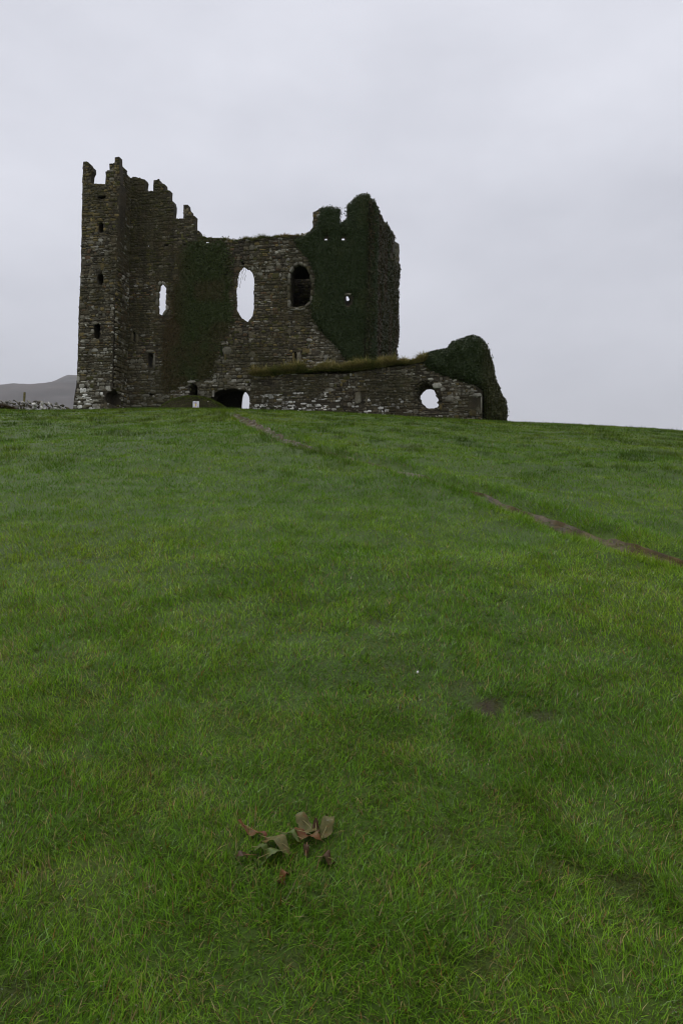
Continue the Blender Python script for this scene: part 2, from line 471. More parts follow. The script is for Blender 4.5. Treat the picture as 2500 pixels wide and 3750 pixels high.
def wall_mesh(name, plane, outline, v0, v1, holes=(), mat=None):
    """extruded wall between v0 (front) and v1; holes = [(front pts, back pts)] of equal length"""
    bm = bmesh.new()
    for side, v in ((0, v0), (1, v1)):
        hs = [h[side] for h in holes]
        P, T = face_cdt(outline, hs)
        vs_ = [bm.verts.new(plane.w(p[0], v, p[1])) for p in P]
        for tr in T:
            q = [vs_[i] for i in tr]
            try: bm.faces.new(q)
            except ValueError: pass
    def bridge(a, b_):
        n = len(a)
        A = [bm.verts.new(plane.w(p[0], v0, p[1])) for p in a]; B = [bm.verts.new(plane.w(p[0], v1, p[1])) for p in b_]
        for i in range(n):
            bm.faces.new((A[i], A[(i+1) % n], B[(i+1) % n], B[i]))
    bridge(outline, outline)
    for h in holes: bridge(h[0], h[1])
    bmesh.ops.remove_doubles(bm, verts=bm.verts, dist=1e-4)
    bmesh.ops.recalc_face_normals(bm, faces=bm.faces)
    me = bpy.data.meshes.new(name); bm.to_mesh(me); bm.free()
    if mat: me.materials.append(mat)
    return me

def splay(pts, sx, sz=1.2, du=0.0, dz=0.0):
    cx = sum(p[0] for p in pts)/len(pts); cz = sum(p[1] for p in pts)/len(pts)
    return [(cx+du+(p[0]-cx)*sx, cz+dz+(p[1]-cz)*sz) for p in pts]

def box_mesh(name, plane, u0, u1, v0, v1, z0, z1, mat=None):
    bm = bmesh.new()
    vv = [bm.verts.new(plane.w(u, v, z)) for u in (u0, u1) for v in (v0, v1) for z in (z0, z1)]
    for f in ((0, 1, 3, 2), (4, 6, 7, 5), (0, 4, 5, 1), (2, 3, 7, 6), (0, 2, 6, 4), (1, 5, 7, 3)):
        bm.faces.new([vv[i] for i in f])
    bmesh.ops.recalc_face_normals(bm, faces=bm.faces)
    me = bpy.data.meshes.new(name); bm.to_mesh(me); bm.free()
    if mat: me.materials.append(mat)
    return me

# unit stone shapes: 8-gon prism with a worn, inset face (x along, y out, z up), all in unit size
def unit_shape(k):
    r = np.random.default_rng(100+k)
    a = np.array([(-.5, -.22), (-.3, -.5), (.3, -.5), (.5, -.22), (.5, .22), (.3, .5), (-.3, .5), (-.5, .22)])
    a = a+r.uniform(-0.085, 0.085, a.shape)
    ins = a*r.uniform(.68, .86)+r.uniform(-.05, .05, (1, 2))
    yf = r.uniform(.25, .6, 8); yi = 1+r.uniform(-.3, .15, 8)
    V = np.concatenate([np.c_[a[:, 0], np.full(8, -1.2), a[:, 1]], np.c_[a[:, 0], yf, a[:, 1]], np.c_[ins[:, 0], yi, ins[:, 1]], [[ins[:, 0].mean(), 1.1, ins[:, 1].mean()]]])
    F = []
    for i in range(8):
        j = (i+1) % 8
        F += [(i, j, 8+j), (i, 8+j, 8+i), (8+i, 8+j, 16+j), (8+i, 16+j, 16+i), (16+i, 16+j, 24)]
    return V, np.array(F)
SHAPES = [unit_shape(k) for k in range(14)]
PAL = {'dark': (.064, .053, .034), 'brown': (.130, .109, .066), 'grey': (.200, .182, .132), 'ochre': (.180, .136, .050), 'pale': (.40, .38, .31),
       'white': (.80, .78, .70), 'moss': (.075, .070, .019), 'rust': (.125, .078, .040)}
PALK = list(PAL)
_stone_meshes = {}
def stone_mesh(k, tint):
    if (k, tint) not in _stone_meshes:
        V, F = SHAPES[k]
        _stone_meshes[k, tint] = tri_mesh('stone', V, F, np.tile(PAL[tint], (len(V), 1)), False, M_STONE)
    return _stone_meshes[k, tint]

def lay_stones(plane, region, holes, skips, tint_fn, hmin=.058, hmax=.145, wmin=.09, wmax=.30, v=0.0, size_fn=None, sag=0.03):
    """rubble courses over a region of a wall; returns stones as dicts"""
    us = [p[0] for p in region]; zs = [p[1] for p in region]
    u0, u1, z0, z1 = min(us)-.05, max(us)+.05, min(zs), max(zs)
    res = []; pu = u0
    while pu < u1:
        pw_ = random.uniform(.9, 2.2); z = z0-random.uniform(0, .15)
        while z < z1:
            k = size_fn(z) if size_fn else 1.0
            ch = random.uniform(hmin, hmax)*k*random.choice((.75, 1, 1, 1.3))
            u = pu-random.uniform(-.05, .28); ph = random.uniform(0, 9); ue = pu+pw_+random.uniform(-.15, .15)
            while u < ue:
                w = random.uniform(wmin, wmax)*k*random.choice((.6, 1, 1, 1.3)); h = ch*random.uniform(.75, 1.2)
                uc, zc = u+w/2, z+ch/2+sag*math.sin(u*.9+ph)+random.gauss(0, .008)
                if random.random() < .045: parts = [(uc, zc, w*1.3, h*1.8)]
                elif random.random() < .16 and ch > .09: parts = [(uc, zc-ch*.25, w, h*.5), (uc, zc+ch*.25, w, h*.5)]
                else: parts = [(uc, zc, w, h)]
                res += parts; u += w+random.uniform(.008, .03)
            z += ch
        pu += pw_
    if not res: return []
    A = np.array(res); 
    def ok(du, dz):
        x = A[:, 0]+du*A[:, 2]; y = A[:, 1]+dz*A[:, 3]
        r = in_poly(x, y, region)
        for h in holes+skips: r &= ~in_poly(x, y, h)
        return r
    c = ok(0, 0); l = ok(-.38, 0); r_ = ok(.38, 0)
    outl = []
    for i in range(len(A)):
        if not c[i]: continue
        uc, zc, w, h = A[i]
        if not l[i] and not r_[i]: w *= .5
        elif not l[i]: uc += .2*w; w *= .62
        elif not r_[i]: uc -= .2*w; w *= .62
        outl.append(dict(pl=plane, u=uc, z=zc, w=w*.985, h=h*.95, p=random.uniform(.015, .055), v=v, tint=tint_fn(uc, zc), k=random.randrange(len(SHAPES)),
                         rot=random.gauss(0, .06)))
    return outl

def stone_matrix(s):
    pl = s['pl']; o = pl.w(s['u'], s['v'], s['z'])
    rot = Matrix((( pl.U.x, pl.Nn.x, 0), (pl.U.y, pl.Nn.y, 0), (0, 0, 1)))
    return Matrix.Translation(o) @ (rot @ Matrix.Rotation(s['rot'], 3, 'Y')).to_4x4() @ Matrix.Diagonal((s['w'], s['p'], s['h'], 1))

def emit_stones(stones, thing, n_single, parent_of):
    """the n largest as parts of their own, the rest joined as one stuff part"""
    stones.sort(key=lambda s: -s['w']*s['h']*(1.6 if s['tint'] in ('white', 'pale') else 1)*(.001 if s.get('rear') else 1))
    for s in stones[:n_single]:
        par = parent_of(s)
        o = bpy.data.objects.new('stone', stone_mesh(s['k'], s['tint'])); C.objects.link(o)
        o.parent = par; o.matrix_parent_inverse = WORLD_OF(par).inverted(); o.matrix_basis = stone_matrix(s)
    rest = stones[n_single:]
    Vs, Fs, Cs, off = [], [], [], 0
    for s in rest:
        V, F = SHAPES[s['k']]; M = np.array(stone_matrix(s))
        Vs.append(V @ M[:3, :3].T+M[:3, 3]); Fs.append(F+off); off += len(V)
        Cs.append(np.tile(np.array(PAL[s['tint']])*random.uniform(.6, 1.5), (len(V), 1)))
    if rest:
        o = link('rubble_masonry', tri_mesh('rubble_masonry', np.concatenate(Vs), np.concatenate(Fs), np.concatenate(Cs), False, M_STONE), None, thing)
        tag(o, kind='stuff')

def pick(**w):
    ks = list(w); return random.choices(ks, [w[k] for k in ks])[0]

# ------------------------------------------------------------------ the castle
AZ = R(12)
_d = ray(1352, 1313); _c = EYE+_d*(38.0/_d.y)
KF = Plane(_c, AZ)                     # front plane of the main wall, u = 0 at its right corner
KS = Plane(_c, AZ)                     # side plane: u runs away from the viewer along the side wall
KS.U = KF.V.copy(); KS.Nn = KF.U.copy(); KS.V = -KF.U
TV = -1.4
castle = empty('ruined_castle', KF.w(-7, 3, float(ground_base(KF.w(-7, 3, 0).x, KF.w(-7, 3, 0).y))))
tag(castle, 'roofless grey stone castle ruin with tall tower and stepped battlements', 'castle')

main_top = [(738, 868), (822, 872), (858, 880), (904, 873), (924, 880), (981, 867), (1057, 862), (1103, 862)]
main_out = [(425, 905), (1351, 905), (1352, 1313), (1354, 1600), (425, 1600)]
MO = jag(KF.poly(main_out), .02)
H = {}
H['w1'] = [(584, 1048), (592, 1036), (605, 1046), (611, 1059), (608, 1096), (609, 1133), (597, 1152), (584, 1157), (579, 1148), (581, 1092)]
H['w2'] = [(871, 1007), (879, 989), (891, 977), (904, 982), (919, 986), (931, 1012), (929, 1068), (929, 1139), (922, 1162), (904, 1180), (894, 1183), (884, 1160), (867, 1142), (867, 1068)]
H['w3'] = [(1065, 1000), (1078, 978), (1095, 967), (1108, 972), (1123, 981), (1133, 1007), (1140, 1037), (1136, 1103), (1116, 1119), (1088, 1126), (1063, 1124), (1062, 1068)]
H['w4'] = [(1261, 1092), (1268, 1083), (1276, 1083), (1286, 1096), (1283, 1119), (1266, 1119)]
H['arch'] = [(768, 1452), (783, 1437), (810, 1426), (855, 1422), (890, 1427), (906, 1436), (916, 1462), (920, 1500), (850, 1505), (775, 1500)]
H['door'] = [(694, 1407), (709, 1404), (722, 1410), (725, 1470), (694, 1472)]
H['win'] = [(541, 1294), (552, 1291), (561, 1295), (560, 1342), (541, 1344)]
H['slit'] = [(488, 1211), (496, 1211), (496, 1255), (489, 1255)]
H['slit2'] = [(808, 1268), (817, 1267), (816, 1309), (808, 1308)]
H['slit3'] = [(1077, 1281), (1085, 1282), (1084, 1332), (1076, 1332)]
H['put'] = [(542, 1439), (566, 1440), (564, 1448), (543, 1448)]
H['crack'] = [(877, 935), (884, 950), (895, 962), (894, 974), (886, 968), (878, 950)]
for i, (x, y) in enumerate([(497, 898), (547, 898), (608, 897), (682, 895), (760, 888), (1192, 876), (1256, 876)]):
    big = i in (2, 3)
    H['b%d' % i] = [(x-6-big*7, y-2.5), (x+4+big*7, y-3.5), (x+6+big*6, y+2.5), (x-4-big*7, y+3)]
holes = []; hole_f = []; head_holes = []
for k, p in H.items():
    f = KF.poly(p); f = resamp(f, 30 if k in ('w2', 'arch', 'w3') else 20 if k == 'w1' else 14)
    if k in ('w2', 'w1', 'w3', 'arch'):
        cx = sum(q[0] for q in f)/len(f); cz = sum(q[1] for q in f)/len(f)
        f = [(cx+(q[0]-cx)*random.uniform(.95, 1.04), cz+(q[1]-cz)*random.uniform(.98, 1.02)) for q in f]
    if k == 'w1': bk = splay(f, 2.3, 1.35, -.22, .15)
    elif k == 'w2': bk = splay(f, 1.7, 1.2, -.05, .15)
    elif k == 'w3': bk = splay(f, 1.15, 1.1)
    elif k == 'w4': bk = resamp(KF.poly([(1267, 1086), (1273, 1083), (1279, 1096), (1276, 1102), (1268, 1100)], .9), 14)
    elif k == 'arch': bk = splay(f, 1.0, 1.0)
    elif k[0] == 'b' and k not in ('b2', 'b3'): bk = splay(f, 1.3, 1.5, -.18 if k < 'b4' else -.14 if k == 'b4' else -.075, .13)
    else: bk = splay(f, .9, .9)
    (head_holes if k[0] == 'b' else holes).append((f, bk)); hole_f.append(f)
main_wall = link('main_wall', wall_mesh('main_wall', KF, MO, 0.0, 0.9, holes, M_CORE), None, castle)

# battlements standing on the main wall, thinner than the wall below
para1 = [(425, 868), (425, 655), (472, 651), (494, 645), (512, 651), (531, 657), (533, 664), (531, 697), (560, 701), (562, 658), (583, 655), (587, 671), (602, 674), (605, 692),
         (621, 697), (622, 731), (635, 737), (637, 752), (635, 800), (671, 801), (671, 749), (687, 748), (690, 762), (698, 771), (700, 784), (715, 790), (713, 842), (729, 843), (732, 868)]
para2 = [(1103, 862), (1103, 858), (1134, 847), (1146, 830), (1146, 777), (1174, 760), (1239, 767), (1239, 816), (1248, 817), (1271, 802), (1271, 760), (1294, 731), (1321, 715), (1345, 712), (1354, 727), (1356, 862)]
HEAD = jag(KF.poly([(425, 905)]+para1[1:-1]+main_top+para2[1:-1]+[(1356, 862), (1353, 905)]), .018)
battlement1 = battlement2 = link('battlement', wall_mesh('battlement', KF, HEAD, .004, .36, head_holes, M_CORE), None, castle)

# side wall running back from the right corner (seen sharply foreshortened)
side_out = [(1354, 1600), (1352, 1313), (1356, 727), (1370, 753), (1373, 770), (1388, 787), (1394, 812), (1411, 817), (1419, 840), (1430, 848), (1443, 865), (1445, 884), (1461, 894), (1457, 975), (1450, 1059), (1452, 1185), (1444, 1311), (1447, 1600)]
SO = KS.poly(side_out); SO = [(-.0, z) if i < 3 else (u, z) for i, (u, z) in enumerate(SO)]
u_end = max(p[0] for p in SO)
hs = [KS.hit(p) for p in [(1423, 868), (1437, 866), (1437, 945), (1421, 948)]]
SO = jag(SO, .03, .4)
hsf = resamp(hs, 12)
side_wall = link('side_wall', wall_mesh('side_wall', KS, SO, -.004, .32, [(hsf, hsf)], M_CORE), None, castle)

# inner chamber behind the dark window and passage behind the arch
zt = KF.hit((1100, 930))[1]; zb = KF.hit((1100, 1290))[1]; zg = KF.hit((900, 1580))[1]
inner = []
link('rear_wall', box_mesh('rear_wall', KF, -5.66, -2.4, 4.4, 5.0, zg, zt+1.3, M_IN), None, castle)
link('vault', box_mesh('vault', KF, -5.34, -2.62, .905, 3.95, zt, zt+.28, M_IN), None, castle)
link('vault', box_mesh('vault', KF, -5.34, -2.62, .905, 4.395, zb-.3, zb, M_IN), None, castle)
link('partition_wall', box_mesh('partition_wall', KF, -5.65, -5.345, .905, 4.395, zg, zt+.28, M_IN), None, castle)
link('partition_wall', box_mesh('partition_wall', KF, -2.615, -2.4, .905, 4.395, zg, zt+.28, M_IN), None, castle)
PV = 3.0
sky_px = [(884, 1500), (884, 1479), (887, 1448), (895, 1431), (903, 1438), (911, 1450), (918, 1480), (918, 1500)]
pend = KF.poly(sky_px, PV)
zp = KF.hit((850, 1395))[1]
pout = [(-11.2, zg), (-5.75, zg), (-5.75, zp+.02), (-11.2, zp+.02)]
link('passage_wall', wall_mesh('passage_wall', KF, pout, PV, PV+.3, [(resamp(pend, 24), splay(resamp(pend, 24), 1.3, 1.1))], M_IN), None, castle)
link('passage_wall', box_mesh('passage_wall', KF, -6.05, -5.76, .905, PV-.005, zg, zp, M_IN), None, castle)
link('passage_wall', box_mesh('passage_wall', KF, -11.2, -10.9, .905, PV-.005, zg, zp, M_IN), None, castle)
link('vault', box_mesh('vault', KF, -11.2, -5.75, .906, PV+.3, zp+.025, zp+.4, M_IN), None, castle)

# tower: stands 1.4 m forward of the main wall
TW = Plane(KF.o, AZ)
def tp(pts): return KF.poly(pts, TV)
tower_out = [(440, 672), (436, 760), (433, 817), (425, 1021), (421, 1085), (416, 1185), (413, 1333), (412, 1420), (409, 1432), (390, 1440), (384, 1456), (388, 1474), (405, 1482), (416, 1488), (418, 1600),
             (262, 1600), (268, 1496), (274, 1440), (281, 1395), (285, 1296), (288, 1148), (296, 1000), (299, 800), (302, 672)]
TO = jag(tp(tower_out), .016)
th = [[(362, 820), (367, 813), (375, 814), (378, 822), (378, 852), (363, 852)],
      [(361, 1002), (372, 1000), (378, 1005), (378, 1040), (374, 1047), (362, 1040), (356, 1020)],
      [(344, 1183), (362, 1181), (368, 1193), (365, 1238), (359, 1243), (346, 1236), (342, 1210)],
      [(355, 718), (385, 714), (390, 724), (372, 729), (356, 728)]]
thf = [resamp(tp(h), 16) for h in th]
tower_front = link('tower_wall', wall_mesh('tower_wall', KF, TO, TV, TV+.7, [(f, splay(f, 1.3, 1.1)) for f in thf], M_CORE), None, castle)
tpar = [(302, 672), (301, 668), (304, 592), (317, 589), (326, 597), (331, 604), (340, 611), (341, 626), (334, 640), (332, 668), (340, 673), (386, 672), (386, 626), (401, 623), (401, 599), (421, 597), (421, 576), (437, 573), (440, 640), (440, 672)]
TPp = jag(tp(tpar), .02)
tower_par = link('tower_battlement', wall_mesh('tower_battlement', KF, TPp, TV+.004, TV+.34, [], M_CORE), None, castle)
# right flank of the tower and its stepped parapet
ur = [p[0] for p in tp([(438, 688), (412, 1400)])]; u_r = sum(ur)/2
u_l = tp([(290, 1100)])[0][0]
TS = Plane(KF.w(u_r, 0, 0), AZ); TS.U = KF.V.copy(); TS.Nn = KF.U.copy(); TS.V = -KF.U
ztop = tp([(438, 672)])[0][1]; zst = tp([(440, 573)])[0][1]; hh = zst-ztop
flank_out = [(TV+.72, zg), (1.6, zg), (1.6, ztop-.2), (.75, ztop-.15), (.75, ztop+.25*hh), (.35, ztop+.25*hh), (.35, ztop+.42*hh), (-.1, ztop+.42*hh), (-.1, ztop+.62*hh), (-.5, ztop+.62*hh), (-.5, ztop+.8*hh), (TV+.36, ztop+.8*hh), (TV+.36, ztop+.02), (TV+.72, ztop+.01)]
fl = jag(flank_out, .02)
tower_flank = link('tower_flank', wall_mesh('tower_flank', TS, fl, 0.0, .5, [], M_CORE), None, castle)
# corner strip joining front and flank above the crenel floor
link('tower_flank', box_mesh('tower_flank', KF, u_l+.03, u_l+.5, TV+.705, 1.6, zg, ztop-.1, M_CORE), None, castle)
link('tower_roof', box_mesh('tower_roof', KF, u_l+.04, u_r-.03, TV+.71, 1.58, ztop-.55, ztop-.25, M_CORE), None, castle)
link('tower_rear', box_mesh('tower_rear', KF, u_l+.04, u_r-.03, 1.3, 1.59, zg, ztop-.56, M_IN), None, castle)

# masonry
z_gr = KF.hit((600, 1490))[1]
def tint_main(u, z):
    h = z-z_gr; q = float(vn(np.array([u*.5]), np.array([z*.5]), 5)[0])
    if h < 1.6: return pick(dark=.10, brown=.24, grey=.34, ochre=.12, pale=.24, moss=.06)
    if u < -8.4 and h > 7.2 and q > .25: return pick(dark=.34, brown=.24, moss=.36, ochre=.04, grey=.05)
    if -3.2 < u < -1.2 and h < 4.3 and abs((u+2.4)-(3.6-h)*.45) < .55: return pick(grey=.5, pale=.4, brown=.2)
    if u < -6.6 and h > 2.6: return pick(dark=.34, brown=.34, rust=.10, moss=.14, grey=.12, ochre=.05, pale=.03)
    if q > .6: return pick(dark=.28, brown=.42, grey=.12, ochre=.10, pale=.02, moss=.16, rust=.06)
    return pick(dark=.20, brown=.36, grey=.28, ochre=.06, pale=.10, moss=.06, rust=.04)
def tint_low(u, z):
    return pick(dark=.10, brown=.26, grey=.38, ochre=.08, pale=.14, moss=.04)
def tint_tower(u, z):
    h = z-z_gr
    if h < .9: return pick(dark=.12, brown=.16, grey=.28, pale=.30, white=.14)
    if h < 3: return pick(dark=.10, brown=.28, grey=.36, pale=.20, moss=.03, ochre=.04)
    if h > 9: return pick(dark=.2, brown=.36, ochre=.26, grey=.10, moss=.12, pale=.01)
    return pick(dark=.16, brown=.40, grey=.26, rust=.06, ochre=.10, pale=.07)
big = lambda z: 1.25 if z-z_gr < 2.5 else 1.0
def shrink(px): return KF.poly(px)
ivyL_px = [(690, 878), (650, 930), (640, 980), (650, 1010), (622, 1060), (618, 1150), (600, 1180), (588, 1260), (584, 1340), (588, 1430), (605, 1448), (640, 1440), (700, 1405), (760, 1395), (795, 1385), (803, 1320), (812, 1260), (835, 1225), (868, 1180), (858, 1145), (852, 1060), (856, 985), (862, 945), (830, 890), (800, 874), (720, 880)]
ivyR_px = [(1108, 866), (1135, 848), (1152, 832), (1170, 764), (1205, 756), (1243, 764), (1243, 816), (1249, 817), (1269, 800), (1269, 757), (1292, 728), (1320, 711), (1345, 708), (1356, 723), (1362, 900), (1360, 1100), (1356, 1330), (1264, 1330), (1230, 1280), (1190, 1240), (1160, 1205), (1140, 1170), (1130, 1120), (1145, 1080), (1150, 1020), (1125, 960), (1085, 915), (1065, 880)]
def inset(px, f): 
    cx = sum(p[0] for p in px)/len(px); cyy = sum(p[1] for p in px)/len(px)
    return [(cx+(p[0]-cx)*f, cyy+(p[1]-cyy)*f) for p in px]
skipL = KF.poly(inset(ivyL_px, .82)); skipR = KF.poly(inset(ivyR_px, .84))
stones = []
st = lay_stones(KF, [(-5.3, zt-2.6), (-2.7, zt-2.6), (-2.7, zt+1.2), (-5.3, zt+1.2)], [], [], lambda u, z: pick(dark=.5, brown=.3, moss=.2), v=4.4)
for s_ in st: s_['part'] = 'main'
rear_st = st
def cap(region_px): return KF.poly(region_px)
vis_main = KF.poly([(440, 866)]+main_top+[(1350, 862), (1352, 1345), (1330, 1345), (935, 1400), (925, 1510), (440, 1510)])
st = lay_stones(KF, vis_main, hole_f, [skipL, skipR], tint_main, size_fn=big)
for s in st: s['part'] = 'main'
stones += st
st = lay_stones(KF, KF.poly(para1), [], [], tint_main, hmin=.07, hmax=.15, v=.004)
for s in st: s['part'] = 'b1'
stones += st
st = lay_stones(KF, KF.poly([(1103, 862), (1103, 858), (1134, 847), (1146, 830), (1146, 777), (1180, 760), (1200, 862)]), [], [], tint_main, hmin=.07, hmax=.15, v=.004)
for s in st: s['part'] = 'b2'
stones += st
st = lay_stones(KF, tp(tower_out[:12]+[(417, 1488), (417, 1510), (264, 1510)]+tower_out[16:]), thf+[tp([(418, 1430), (390, 1436), (380, 1456), (386, 1476), (418, 1486)])], [], tint_tower, size_fn=lambda z: 1.35 if z-z_gr < 1.3 else 1.05, v=TV)
for s in st: s['part'] = 'tower'
stones += st
st = lay_stones(KF, tp(tpar), [], [], tint_tower, hmin=.08, hmax=.16, v=TV+.004)
for s in st: s['part'] = 'tpar'
stones += st
fr = [(TV+.02, z_gr-.6), (.02, z_gr-.6), (.02, ztop-.12), (.72, ztop-.12)]+flank_out[4:12]+[(TV+.02, ztop+.8*hh)]
st = lay_stones(TS, fr, [[(TV, z_gr-.1), (TV+.75, z_gr), (TV+.6, z_gr+.6), (TV, z_gr+.75)]], [], tint_main, v=0.0)
for s in st: s['part'] = 'flank'
stones += st
st = lay_stones(KS, [(u_end-3.2, KS.hit((1450, 990))[1]), (u_end, KS.hit((1459, 990))[1]), (u_end, KS.hit((1461, 900))[1]), (u_end-1.6, KS.hit((1446, 890))[1])], [hs], [], tint_main)
for s in st: s['part'] = 'side'
stones += st
# dressed surrounds: pale blocks round the two pointed windows
for key, lo, hi in (('w3', 0, 1), ('w1', 0, 1)):
    cpts = KF.poly(H[key]); n = len(cpts)
    czz = sum(p[1] for p in cpts)/n; cuu = sum(p[0] for p in cpts)/n
    for i in range(n):
        (x1, y1), (x2, y2) = cpts[i], cpts[(i+1) % n]
        ln = math.hypot(x2-x1, y2-y1); kk = max(1, round(ln/.34))
        for j in range(kk):
            f = (j+.5)/kk; ux = x1+(x2-x1)*f; zx = y1+(y2-y1)*f
            ox, oz = ux-cuu, (zx-czz)*.35; q = math.hypot(ox, oz)
            ang = -math.atan2(y2-y1, x2-x1)
            if zx < czz-.75 and key == 'w1': continue
            stones.append(dict(pl=KF, u=ux+ox/q*.07, z=zx+oz/q*.07, w=ln/kk*.98, h=.15, p=.10, v=0, tint=pick(grey=.5, pale=.3, brown=.4), k=random.randrange(14), rot=ang, part='main'))
# squared lintel and jamb stones by the slits and small openings
for (x, y, w, h, tt) in [(832, 1283, 34, 28, 'grey'), (826, 1308, 9, 26, 'ochre'), (1074, 1312, 7, 40, 'ochre'), (1094, 1310, 14, 40, 'grey'), (484, 1235, 10, 30, 'brown'), (503, 1240, 12, 30, 'brown'),
                         (550, 1286, 30, 9, 'grey'), (566, 1320, 8, 52, 'grey'), (700, 1398, 26, 9, 'pale'), (1090, 1131, 58, 9, 'pale'), (1273, 1077, 30, 8, 'grey'), (708, 1452, 30, 6, 'grey'), (1274, 1125, 26, 6, 'brown'),
                         (412, 1350, 10, 20, 'grey'), (500, 1487, 40, 8, 'pale')]:
    u, z = KF.hit((x, y)); m_ = KF.hit((x+1, y))[0]-u
    stones.append(dict(pl=KF, u=u, z=z, w=w*m_, h=h*m_, p=.09, v=0, tint=tt, k=random.randrange(14), rot=0, part='main'))
pp = dict(main=main_wall, b1=battlement1, b2=battlement2, tower=tower_front, tpar=tower_par, flank=tower_flank, side=side_wall)
for q in rear_st: q['rear'] = True
emit_stones(stones+rear_st, castle, 300, lambda s: pp[s['part']])

# ------------------------------------------------------------------ outer wall
_l = ray(905, 1500); WL = EYE+_l*(38.75/_l.y); _r = ray(1766, 1530); WR = EYE+_r*(35.6/_r.y)
AZ2 = math.atan2(WL.y-WR.y, WR.x-WL.x)
WF = Plane(WR, AZ2)
outer = empty('outer_wall', WF.w(-5, .5, float(ground_base(WF.w(-5, .5, 0).x, WF.w(-5, .5, 0).y))))
tag(outer, 'low rubble stone wall with a round hole through it, in front of the castle', 'wall')
ow = [(908, 1600), (914, 1470), (918, 1420), (926, 1372), (1000, 1371), (1160, 1368), (1287, 1366), (1386, 1350), (1490, 1340), (1540, 1325), (1600, 1300), (1660, 1275), (1700, 1255), (1750, 1260), (1764, 1300), (1766, 1437), (1766, 1600)]
OW = jag(WF.poly(ow), .03)
hole_px = [(1516, 1432), (1521, 1411), (1538, 1396), (1561, 1391), (1585, 1402), (1597, 1416), (1608, 1435), (1620, 1456), (1619, 1485), (1606, 1503), (1561, 1507), (1533, 1488), (1519, 1463)]
back_px = [(1531, 1459), (1541, 1446), (1548, 1437), (1559, 1427), (1592, 1426), (1602, 1443), (1610, 1462), (1606, 1492), (1586, 1499), (1559, 1497), (1543, 1483)]
OT = 1.3
hf = resamp(WF.poly(hole_px), 34); hb = resamp(WF.poly(back_px, OT), 34)
hf = [(x+random.uniform(-.03, .03), z+random.uniform(-.03, .03)) for x, z in hf]
hb = [(x+random.uniform(-.025, .025), z+random.uniform(-.025, .025)) for x, z in hb]
blind = [[(1302, 1428), (1335, 1430), (1332, 1482), (1312, 1486), (1299, 1470)], [(1712, 1450), (1764, 1456), (1764, 1500), (1712, 1492)]]
bl = [resamp(WF.poly(p), 14) for p in blind]
outer_core = link('wall_core', wall_mesh('wall_core', WF, OW, 0.0, OT, [(hf, hb)], M_CORE), None, outer)
zo = WF.hit((1300, 1500))[1]
def tint_outer(u, z):
    px = 1766+u*75; h = z-WF.hit((1300, 1512))[1]
    blk = float(vn(np.array([u*1.3+9]), np.array([z*1.6]), 15)[0])
    if px < 1180 and h < 1.1 and blk > .36: return pick(dark=.32, brown=.12, grey=.10, pale=.14, white=.34)
    if px < 1500 and h < .7: return pick(dark=.36, brown=.24, grey=.14, pale=.12, white=.14, moss=.04)
    if px > 1610: return pick(grey=.42, brown=.22, pale=.24, ochre=.06, dark=.06)
    return pick(dark=.30, brown=.34, grey=.24, ochre=.06, moss=.05, pale=.06)
ring = resamp(WF.poly(hole_px), 34)
ivyW_px = [(1530, 1335), (1547, 1293), (1585, 1281), (1632, 1272), (1644, 1251), (1679, 1239), (1721, 1222), (1755, 1232), (1778, 1255), (1790, 1284), (1802, 1331), (1809, 1378), (1825, 1411), (1830, 1435), (1847, 1458), (1853, 1487), (1852, 1560), (1770, 1560), (1762, 1500), (1758, 1440), (1736, 1425), (1703, 1416), (1660, 1404), (1613, 1392), (1570, 1373)]
st = lay_stones(WF, WF.poly(ow[1:13]+[(1764, 1300), (1766, 1437), (1766, 1545), (908, 1545)]), [ring, splay(bl[0], .8, .9), splay(bl[1], .8, .9)], [WF.poly(inset(ivyW_px, .7))], tint_outer, hmin=.055, hmax=.14, wmin=.09, wmax=.28)
# stones lining the ragged hole
for i in range(34):
    a, b_ = hf[i], hf[(i+1) % 34]
    for v in (.25, .6, .95):
        f = v/OT
        u = a[0]+(hb[i][0]-a[0])*f; z = a[1]+(hb[i][1]-a[1])*f
        st.append(dict(pl=WF, u=u+random.uniform(-.02, .02), z=z, w=random.uniform(.14, .26), h=random.uniform(.08, .14), p=.16, v=v, tint=pick(dark=.4, brown=.4, grey=.2), k=random.randrange(14), rot=random.gauss(0, .1)))
for (x, y, w, h, tt) in [(1312, 1456, 22, 46, 'grey'), (1330, 1430, 44, 7, 'brown'), (1342, 1468, 8, 34, 'brown'), (1645, 1462, 30, 20, 'pale'), (1600, 1412, 34, 18, 'pale'), (1748, 1446, 32, 14, 'pale'), (1730, 1512, 28, 22, 'ochre'), (1762, 1480, 6, 60, 'pale'),
                         (1614, 1492, 12, 22, 'ochre')]:
    u, z = WF.hit((x, y)); m_ = WF.hit((x+1, y))[0]-u
    st.append(dict(pl=WF, u=u, z=z, w=w*m_, h=h*m_, p=.09, v=0, tint=tt, k=random.randrange(14), rot=0))
emit_stones(st, outer, 300, lambda s: outer_core)

